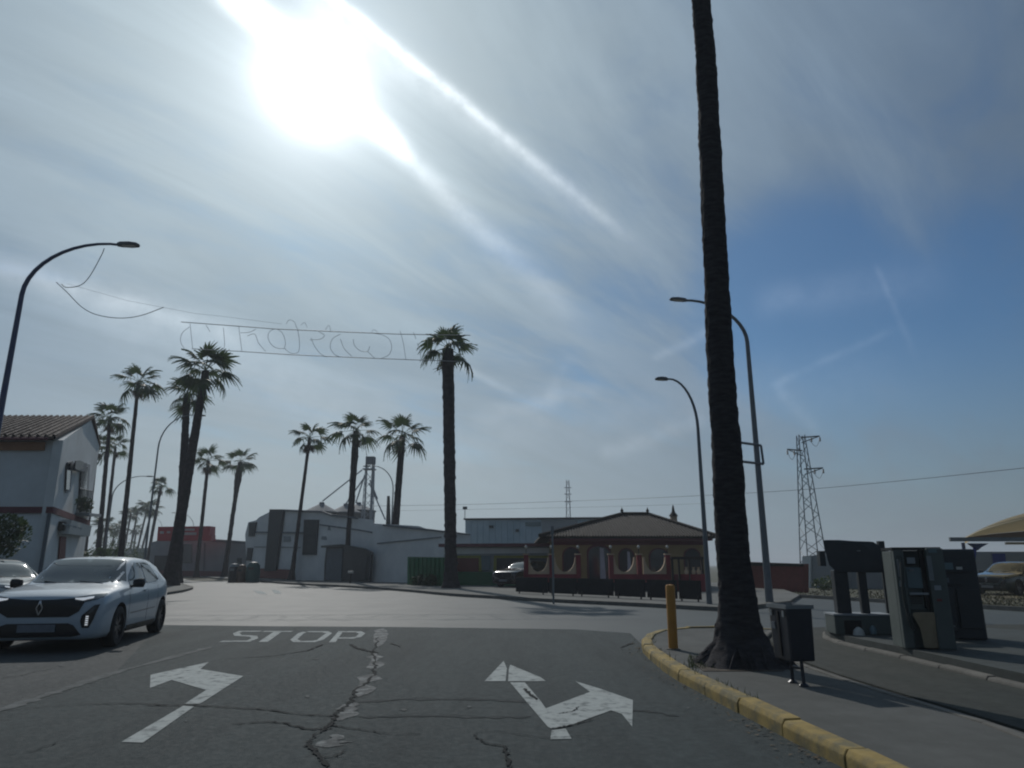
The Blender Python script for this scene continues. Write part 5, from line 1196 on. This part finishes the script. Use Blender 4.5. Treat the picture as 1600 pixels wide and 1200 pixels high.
# ================================================================== CARS
def car_body(L, W, Hh, st):
    """lofted shell. st rows: y, half width, bottom, belt, top, roof half width"""
    ys = [s[0] for s in st]; ns = 56; rows = []
    def interp(y):
        for i in range(len(st) - 1):
            if st[i + 1][0] >= y - 1e-9:
                u = (y - st[i][0]) / (st[i + 1][0] - st[i][0]); a = st[max(i - 1, 0)]; b = st[i]; c = st[i + 1]; d = st[min(i + 2, len(st) - 1)]
                r = []
                for k in range(1, 6):
                    m1 = (c[k] - a[k]) / max(1e-6, c[0] - a[0]); m2 = (d[k] - b[k]) / max(1e-6, d[0] - b[0]); h = c[0] - b[0]
                    if (b[k] - a[k]) * (c[k] - b[k]) <= 0: m1 = 0
                    if (c[k] - b[k]) * (d[k] - c[k]) <= 0: m2 = 0
                    r.append((2 * u ** 3 - 3 * u * u + 1) * b[k] + (u ** 3 - 2 * u * u + u) * h * m1 + (-2 * u ** 3 + 3 * u * u) * c[k] + (u ** 3 - u * u) * h * m2)
                return r
        return st[-1][1:]
    yy = sorted(set([round(ys[0] + (ys[-1] - ys[0]) * (i / ns), 4) for i in range(ns + 1)] + [ys[0] + .02, ys[0] + .05, ys[-1] - .03]))
    for y in yy:
        w, zb_, zbelt, zt, wr = interp(y); cab = zt - zbelt
        h_ = zbelt - zb_
        half = [(0, zb_), (w * .72, zb_), (w * .93, zb_ + .02), (w * .985, zb_ + .10), (w * .995, zb_ + h_ * .35), (w, zb_ + h_ * .6), (w * .992, zb_ + h_ * .8), (w * .965, zbelt - .02), (w * .945, zbelt + .005)]
        if cab > .14: half += [(w * .925, zbelt + .025), (w * .925 + (wr - w * .925) * .35, zbelt + cab * .35), (w * .925 + (wr - w * .925) * .72, zbelt + cab * .70), (wr, zt - .075), (wr * .93, zt - .035), (wr * .72, zt - .012), (wr * .4, zt - .002), (0, zt)]
        else: half += [(w * .90, zbelt + cab * .30), (w * .84, zbelt + cab * .5), (w * .76, zbelt + cab * .68), (w * .66, zbelt + cab * .80), (w * .52, zbelt + cab * .9), (w * .38, zbelt + cab * .96), (w * .2, zbelt + cab * .99), (0, zt)]
        rows.append([Vector((x, y, z)) for x, z in half] + [Vector((-x, y, z)) for x, z in half[-2:0:-1]])
    n = len(rows[0]); mb = MB(); mb.add([v for r in rows for v in r], [(i * n + k, i * n + (k + 1) % n, (i + 1) * n + (k + 1) % n, (i + 1) * n + k) for i in range(len(rows) - 1) for k in range(n)] + [tuple(range(n)), tuple(range((len(rows) - 1) * n, len(rows) * n))])
    return mb
def cut_arches(o, cuts):
    """cut wheel arches out of the shell, the cavity in black"""
    for (y, z, r, xs) in cuts:
        mb = MB(); mb.lathe([(0, -.17), (r, -.17), (r, .22), (0, .22)], (xs, y, z), 40, 'X')
        c = mb.build('cutter', 'black'); md = o.modifiers.new('b', 'BOOLEAN'); md.object = c; md.operation = 'DIFFERENCE'; md.solver = 'EXACT'
        try: md.material_mode = 'TRANSFER'
        except Exception: pass
        dg = bpy.context.evaluated_depsgraph_get(); me = bpy.data.meshes.new_from_object(o.evaluated_get(dg)); o.modifiers.clear(); o.data = me
        bpy.data.objects.remove(c)
def fix_normals(o, om):
    """give the cut shell the smooth normals of the uncut one"""
    bm = bmesh.new(); bm.from_mesh(om); bmesh.ops.triangulate(bm, faces=bm.faces); bm.faces.ensure_lookup_table(); bv = BVHTree.FromBMesh(bm)
    me = o.data; nl = []
    for p in me.polygons: p.use_smooth = True
    for p in me.polygons:
        for li in p.loop_indices:
            co = me.vertices[me.loops[li].vertex_index].co
            if p.material_index: nl.append(tuple(p.normal)); continue
            c2_ = co.lerp(p.center, .02); h = bv.find_nearest(c2_); f = bm.faces[h[2]]
            w = [v.co for v in f.verts]; ar = max(1e-9, f.calc_area() * 2); q = h[0]
            l = [(w[1] - q).cross(w[2] - q).length / ar, (w[2] - q).cross(w[0] - q).length / ar, (w[0] - q).cross(w[1] - q).length / ar]
            n = f.verts[0].normal * l[0] + f.verts[1].normal * l[1] + f.verts[2].normal * l[2]
            nl.append(tuple(n.normalized()) if n.length > 0 and n.dot(p.normal) > 0 else tuple(p.normal))
    me.normals_split_custom_set(nl); bm.free()
def patch(bvh, outline, axis, m, name, parent, off=.006, th=.006, step=.05, sgn=-1):
    """a panel that follows the shell: outline in the side (y,z) or front (x,z) view, projected onto the body"""
    bm = bmesh.new(); a = [Vector((p[0], 0, p[1])) for p in outline]; f = bm.faces.new([bm.verts.new(v) for v in a])
    xs = [p[0] for p in outline]; zs = [p[1] for p in outline]
    for lo, hi, nrm in ((min(xs), max(xs), Vector((1, 0, 0))), (min(zs), max(zs), Vector((0, 0, 1)))):
        k = int((hi - lo) / step)
        for i in range(1, k + 1):
            pt = nrm * (lo + (hi - lo) * i / (k + 1)); bmesh.ops.bisect_plane(bm, geom=bm.verts[:] + bm.edges[:] + bm.faces[:], plane_co=pt, plane_no=nrm)
    bm.verts.ensure_lookup_table(); bmesh.ops.triangulate(bm, faces=[f for f in bm.faces if len(f.verts) > 4])
    vs = []; ns_ = []
    for v in bm.verts:
        if axis == 'y': o_ = Vector((v.co.x, sgn * 9, v.co.z)); d = Vector((0, -sgn, 0))
        else: o_ = Vector((sgn * 9, v.co.x, v.co.z)); d = Vector((-sgn, 0, 0))
        h = bvh.ray_cast(o_, d)
        if h[0] is None: h = bvh.find_nearest(o_ + d * 8)
        vs.append(h[0]); ns_.append(h[1] if h[1].dot(d) < 0 else -h[1])
    me = bpy.data.meshes.new(name)
    n = len(vs); A = [v + q * off for v, q in zip(vs, ns_)]; B = [v - q * th * .5 for v, q in zip(vs, ns_)]
    bm.verts.index_update(); fs = [tuple(v.index for v in f.verts) for f in bm.faces]
    bd = [e for e in bm.edges if len(e.link_faces) == 1]
    F2 = fs + [tuple(i + n for i in f[::-1]) for f in fs] + [(e.verts[0].index, e.verts[1].index, e.verts[1].index + n, e.verts[0].index + n) for e in bd]
    bm.free(); mb = MB(); mb.add(A + B, F2)
    return mb.build(name, m, parent, smooth=True)
def wheel(c, side, parent, r=.315):
    o = MB(); o.lathe([(.20, -.10), (r - .03, -.105), (r, -.08), (r + .003, 0), (r, .08), (r - .03, .105), (.20, .10)], c, 36, 'X')
    w = thing('wheel', None, None, c); w.parent = parent; w.location = Vector(c); ORG[w.name] = Vector(c)
    o.build('tyre', 'tyre', w, smooth=True)
    mb = MB(); mb.lathe([(0.21, -.02 * side), (.215, .085 * side), (.19, .08 * side), (.185, .03 * side), (0, .02 * side)], c, 32, 'X')
    mb.lathe([(0, .075 * side), (.035, .07 * side), (.04, .03 * side)], c, 14, 'X')
    for k in range(10):
        a = k * 2 * pi / 10 + (.18 if k % 2 else -.05); d = Vector((0, cos(a), sin(a))); s2 = Vector((0, -sin(a), cos(a)))
        C0 = Vector(c); p0 = C0 + d * .03; p1 = C0 + d * .20
        mb.add([p0 + s2 * .014 + Vector((.068 * side, 0, 0)), p0 - s2 * .014 + Vector((.068 * side, 0, 0)), p1 - s2 * .022 + Vector((.078 * side, 0, 0)), p1 + s2 * .022 + Vector((.078 * side, 0, 0)),
                p0 + s2 * .014 + Vector((.03 * side, 0, 0)), p0 - s2 * .014 + Vector((.03 * side, 0, 0)), p1 - s2 * .022 + Vector((.04 * side, 0, 0)), p1 + s2 * .022 + Vector((.04 * side, 0, 0))],
               [(0, 1, 2, 3), (7, 6, 5, 4), (0, 4, 5, 1), (1, 5, 6, 2), (2, 6, 7, 3), (3, 7, 4, 0)])
    mb.build('rim', 'rim', w, smooth=True)
    return w
HATCH = [(0.0, .62, .25, .66, .745, .30), (.03, .74, .205, .70, .80, .34), (.11, .825, .18, .765, .845, .36), (.30, .868, .17, .825, .895, .40), (.65, .890, .165, .875, .945, .44), (.95, .896, .165, .895, .985, .48), (1.10, .897, .165, .90, 1.01, .53),
         (1.40, .896, .17, .905, 1.19, .59), (1.70, .897, .17, .915, 1.345, .62), (1.95, .898, .17, .925, 1.418, .632), (2.35, .898, .17, .935, 1.445, .635), (2.8, .898, .17, .95, 1.44, .625), (3.25, .895, .17, .975, 1.412, .61), (3.6, .885, .18, 1.0, 1.362, .59),
         (3.82, .86, .21, .985, 1.26, .56), (3.95, .83, .25, .93, 1.09, .51), (4.02, .78, .28, .86, .93, .45), (4.05, .70, .32, .78, .83, .40)]
def make_car(label, paint, loc, heading, group=None, detail=True, nm='parked_car'):
    t = thing(nm, label, 'car', (0, 0, 0), group)
    body = car_body(4.05, 1.8, 1.44, HATCH).build('body', paint, t, smooth=True)
    YFW, YRW = .86, 3.44
    om = body.data.copy()
    cut_arches(body, [(YFW, .33, .365, .90), (YFW, .33, .365, -.90), (YRW, .33, .365, .90), (YRW, .33, .365, -.90)])
    fix_normals(body, om)
    bm = bmesh.new(); bm.from_mesh(om); bvh = BVHTree.FromBMesh(bm); bm.free()
    mir = lambda pts: [(-x, z) for x, z in pts[::-1]]
    # glass
    patch(bvh, [(-.745, 1.02), (-.40, 1.005), (0, 1.0), (.40, 1.005), (.745, 1.02), (.665, 1.20), (.585, 1.365), (.3, 1.39), (0, 1.395), (-.3, 1.39), (-.585, 1.365), (-.665, 1.20)], 'y', 'autoglass', 'windscreen', t, step=.07)
    patch(bvh, [(-.60, 1.03), (0, 1.02), (.60, 1.03), (.50, 1.27), (0, 1.30), (-.50, 1.27)], 'y', 'autoglass', 'rear_window', t, step=.07, sgn=1)
    for s in (1, -1):
        patch(bvh, [(1.45, .945), (2.32, .965), (2.30, 1.33), (2.05, 1.335), (1.85, 1.26), (1.62, 1.12)], 'x', 'autoglass', 'side_window', t, sgn=s, step=.07)
        patch(bvh, [(2.40, .968), (3.02, .985), (3.22, 1.02), (3.14, 1.18), (2.98, 1.29), (2.70, 1.335), (2.38, 1.335)], 'x', 'autoglass', 'side_window', t, sgn=s, step=.07)
        patch(bvh, [(1.28, .30), (3.0, .30), (2.98, .21), (1.26, .21)], 'x', 'trim', 'sill', t, sgn=s, off=.012)
        if detail:
            for y_ in (1.28, 2.36, 3.02):   # door gaps
                patch(bvh, [(y_, .32), (y_ + .012, .32), (y_ + .020, .93), (y_ + .008, .93)], 'x', 'trim', 'door_gap', t, sgn=s, off=.002, step=.1)
            patch(bvh, [(2.08, .83), (2.27, .845), (2.27, .87), (2.08, .855)], 'x', paint, 'door_handle', t, sgn=s, off=.035)
            patch(bvh, [(1.4, .50), (2.9, .52), (2.9, .505), (1.4, .485)], 'x', 'trim', 'crease_shade', t, sgn=s, off=.002, step=.1)  # shade along the door crease, drawn as a thin black strip
        # mirror
        mb = MB(); mc = Vector((s * .98, 1.43, .99)); mb.lathe([(0, -.11), (.06, -.10), (.078, -.02), (.075, .06), (0, .085)], (0, 0, 0), 14, 'X')
        mb.v = [(mc.x + v[0] * s * 1.05, mc.y + v[1] * .65, mc.z + v[2]) for v in mb.v]; mr = mb.build('door_mirror', 'trim', t, smooth=True)
        MB().box(mc + Vector((-s * .09, .03, -.055)), (.14, .06, .04)).build('mirror_arm', 'trim', mr)
        wheel((s * .80, YFW, .315), s, t); wheel((s * .80, YRW, .315), s, t)
        # front lights
        hl = [(.46, .760), (.60, .735), (.735, .765), (.81, .800), (.81, .850), (.70, .840), (.56, .815), (.45, .798)]
        if s < 0: hl = mir(hl)
        h = patch(bvh, hl, 'y', 'lampglass', 'headlight', t, off=.012)
        dl = [(.47, .772), (.58, .755), (.70, .785), (.70, .806), (.56, .790), (.46, .790)]
        patch(bvh, dl if s > 0 else mir(dl), 'y', 'drl', 'light_strip', h, off=.018)
        fg = [(.62, .36), (.71, .36), (.755, .48), (.80, .70), (.745, .69), (.66, .60), (.60, .54), (.59, .46)]
        f = patch(bvh, fg if s > 0 else mir(fg), 'y', 'trim', 'bumper_light_recess', t, off=.010)
        for q in range(5):
            z_ = .395 + q * .030; ds = [(.655, z_), (.692, z_), (.692, z_ + .020), (.655, z_ + .020)]
            patch(bvh, ds if s > 0 else mir(ds), 'y', 'drl', 'light_strip', f, off=.018)
        ds = [(.675, .575), (.70, .565), (.77, .655), (.75, .665)]; patch(bvh, ds if s > 0 else mir(ds), 'y', 'lampglass', 'light_strip', f, off=.018)
        tl_ = [(.62, .84), (.80, .88), (.80, .98), (.70, .97), (.62, .93)]
        patch(bvh, tl_ if s > 0 else mir(tl_), 'y', 'doorred', 'tail_light', t, sgn=1, off=.010)
    g = patch(bvh, [(-.42, .52), (.42, .52), (.55, .60), (.62, .765), (.48, .795), (.2, .775), (0, .77), (-.2, .775), (-.48, .795), (-.62, .765), (-.55, .60)], 'y', 'trim', 'grille', t, off=.008)
    # diamond badge: a plain lozenge ring
    for a, b in (((0, .755), (.042, .655)), ((.042, .655), (0, .555)), ((0, .555), (-.042, .655)), ((-.042, .655), (0, .755))):
        dx_, dz_ = (b[0] - a[0]), (b[1] - a[1]); l = sqrt(dx_ ** 2 + dz_ ** 2); nx2, nz2 = -dz_ / l * .009, dx_ / l * .009
        patch(bvh, [(a[0] + nx2, a[1] + nz2), (b[0] + nx2, b[1] + nz2), (b[0] - nx2, b[1] - nz2), (a[0] - nx2, a[1] - nz2)], 'y', 'chrome', 'badge', g, off=.02)
    patch(bvh, [(-.50, .235), (.50, .235), (.62, .26), (.50, .40), (.42, .43), (-.42, .43), (-.50, .40), (-.62, .26)], 'y', 'trim', 'lower_intake', t, off=.008)
    h = bvh.ray_cast(Vector((0, -9, .38)), Vector((0, 1, 0)))[0]
    MB().box(h + Vector((0, -.02, -.02)), (.52, .02, .11)).build('number_plate', 'plate', t, bevel=.004)
    if detail:
        ax = MB().tube([(-.12, 1.06, .99), (-.42, 1.12, 1.03)], .008, 5); ax.build('wiper', 'trim', t); MB().tube([(.50, 1.06, .985), (.12, 1.12, 1.03)], .008, 5).build('wiper', 'trim', t)
    MB().tube([(0, 2.9, 1.43), (0, 3.05, 1.55)], .008, 5).build('aerial', 'trim', t)
    # bring the origin to the middle of the front axle, then place: nose points along heading
    for ch in [k for k in bpy.data.objects if k.parent == t]: ch.location = ch.location - Vector((0, YFW, 0))
    t.location = loc; t.rotation_euler.z = heading
    return t
# nearest car: front axle centre worked out from its wheel marks
fwp = G(176, 1011); head_a = radians(11.5)      # heading: nose towards the camera, slightly to our right
hd = Vector((sin(head_a), -cos(head_a), 0)); rightv = Vector((cos(head_a), sin(head_a), 0))
fc = fwp - rightv * .84; fc.z = .010
clio = make_car('silver white hatchback with a black grille driving towards us at the left', 'carwhite', fc, head_a, 'white hatchbacks at the left', nm='car')
c2 = Vector((P(20, 880, 18).x + .1, 18.2, .010))
car2 = copy_tree(clio); car2.location = c2; car2.rotation_euler.z = radians(62)
tag(car2, 'plain white car cut by the left edge, half hidden behind the nearer hatchback', 'car')
for ch in [k for k in bpy.data.objects if k.parent == car2]:
    if ch.type == 'MESH' and ch.name.split('.')[0] in ('body', 'door_handle'):
        ch.data = ch.data.copy(); ch.data.materials[0] = MT['carwhite2']
def dark_copy(label, loc, rz, m):
    c = copy_tree(clio); c.location = loc; c.rotation_euler.z = rz; tag(c, label, 'car'); c.name = 'parked_car'
    if 'group' in c: del c['group']
    for ch in [k for k in bpy.data.objects if k.parent == c]:
        if ch.type == 'MESH' and ch.name.split('.')[0] in ('body', 'door_handle'):
            ch.data = ch.data.copy(); ch.data.materials[0] = MT[m]
        for g_ in [k for k in bpy.data.objects if k.parent == ch and k.name.startswith('light_strip')]:     # parked, lights off
            g_.data = g_.data.copy(); g_.data.materials[0] = MT['lampglass']
dark_copy('dark car parked beside the restaurant terrace, in front of the yellow building', Vector((GX(800, 41).x, 41.0, .12)), radians(-35), 'cardark2')
dark_copy('dark green car cut by the right edge below the cream canopy', Vector((GX(1562, 33.5).x, 33.5, .01)), radians(-62), 'cardark')

# ================================================================== HAZE
bx_ = MB().box((0, 950, 14), (3200, 3200, 31)); hz_ = bx_.build('haze', 'white')
hm = bpy.data.materials.new('haze_air'); hm.use_nodes = True; hn = hm.node_tree; hn.nodes.clear()
ho = hn.nodes.new('ShaderNodeOutputMaterial'); hv = hn.nodes.new('ShaderNodeVolumePrincipled')
hv.inputs['Color'].default_value = (0.86, 0.93, 1.0, 1); hv.inputs['Density'].default_value = 0.0010; hv.inputs['Anisotropy'].default_value = 0.2
hn.links.new(hv.outputs[0], ho.inputs['Volume']); hz_.data.materials[0] = hm; hz_['kind'] = 'stuff'
hz_['label'] = 'thin pale haze in the air over the whole street'
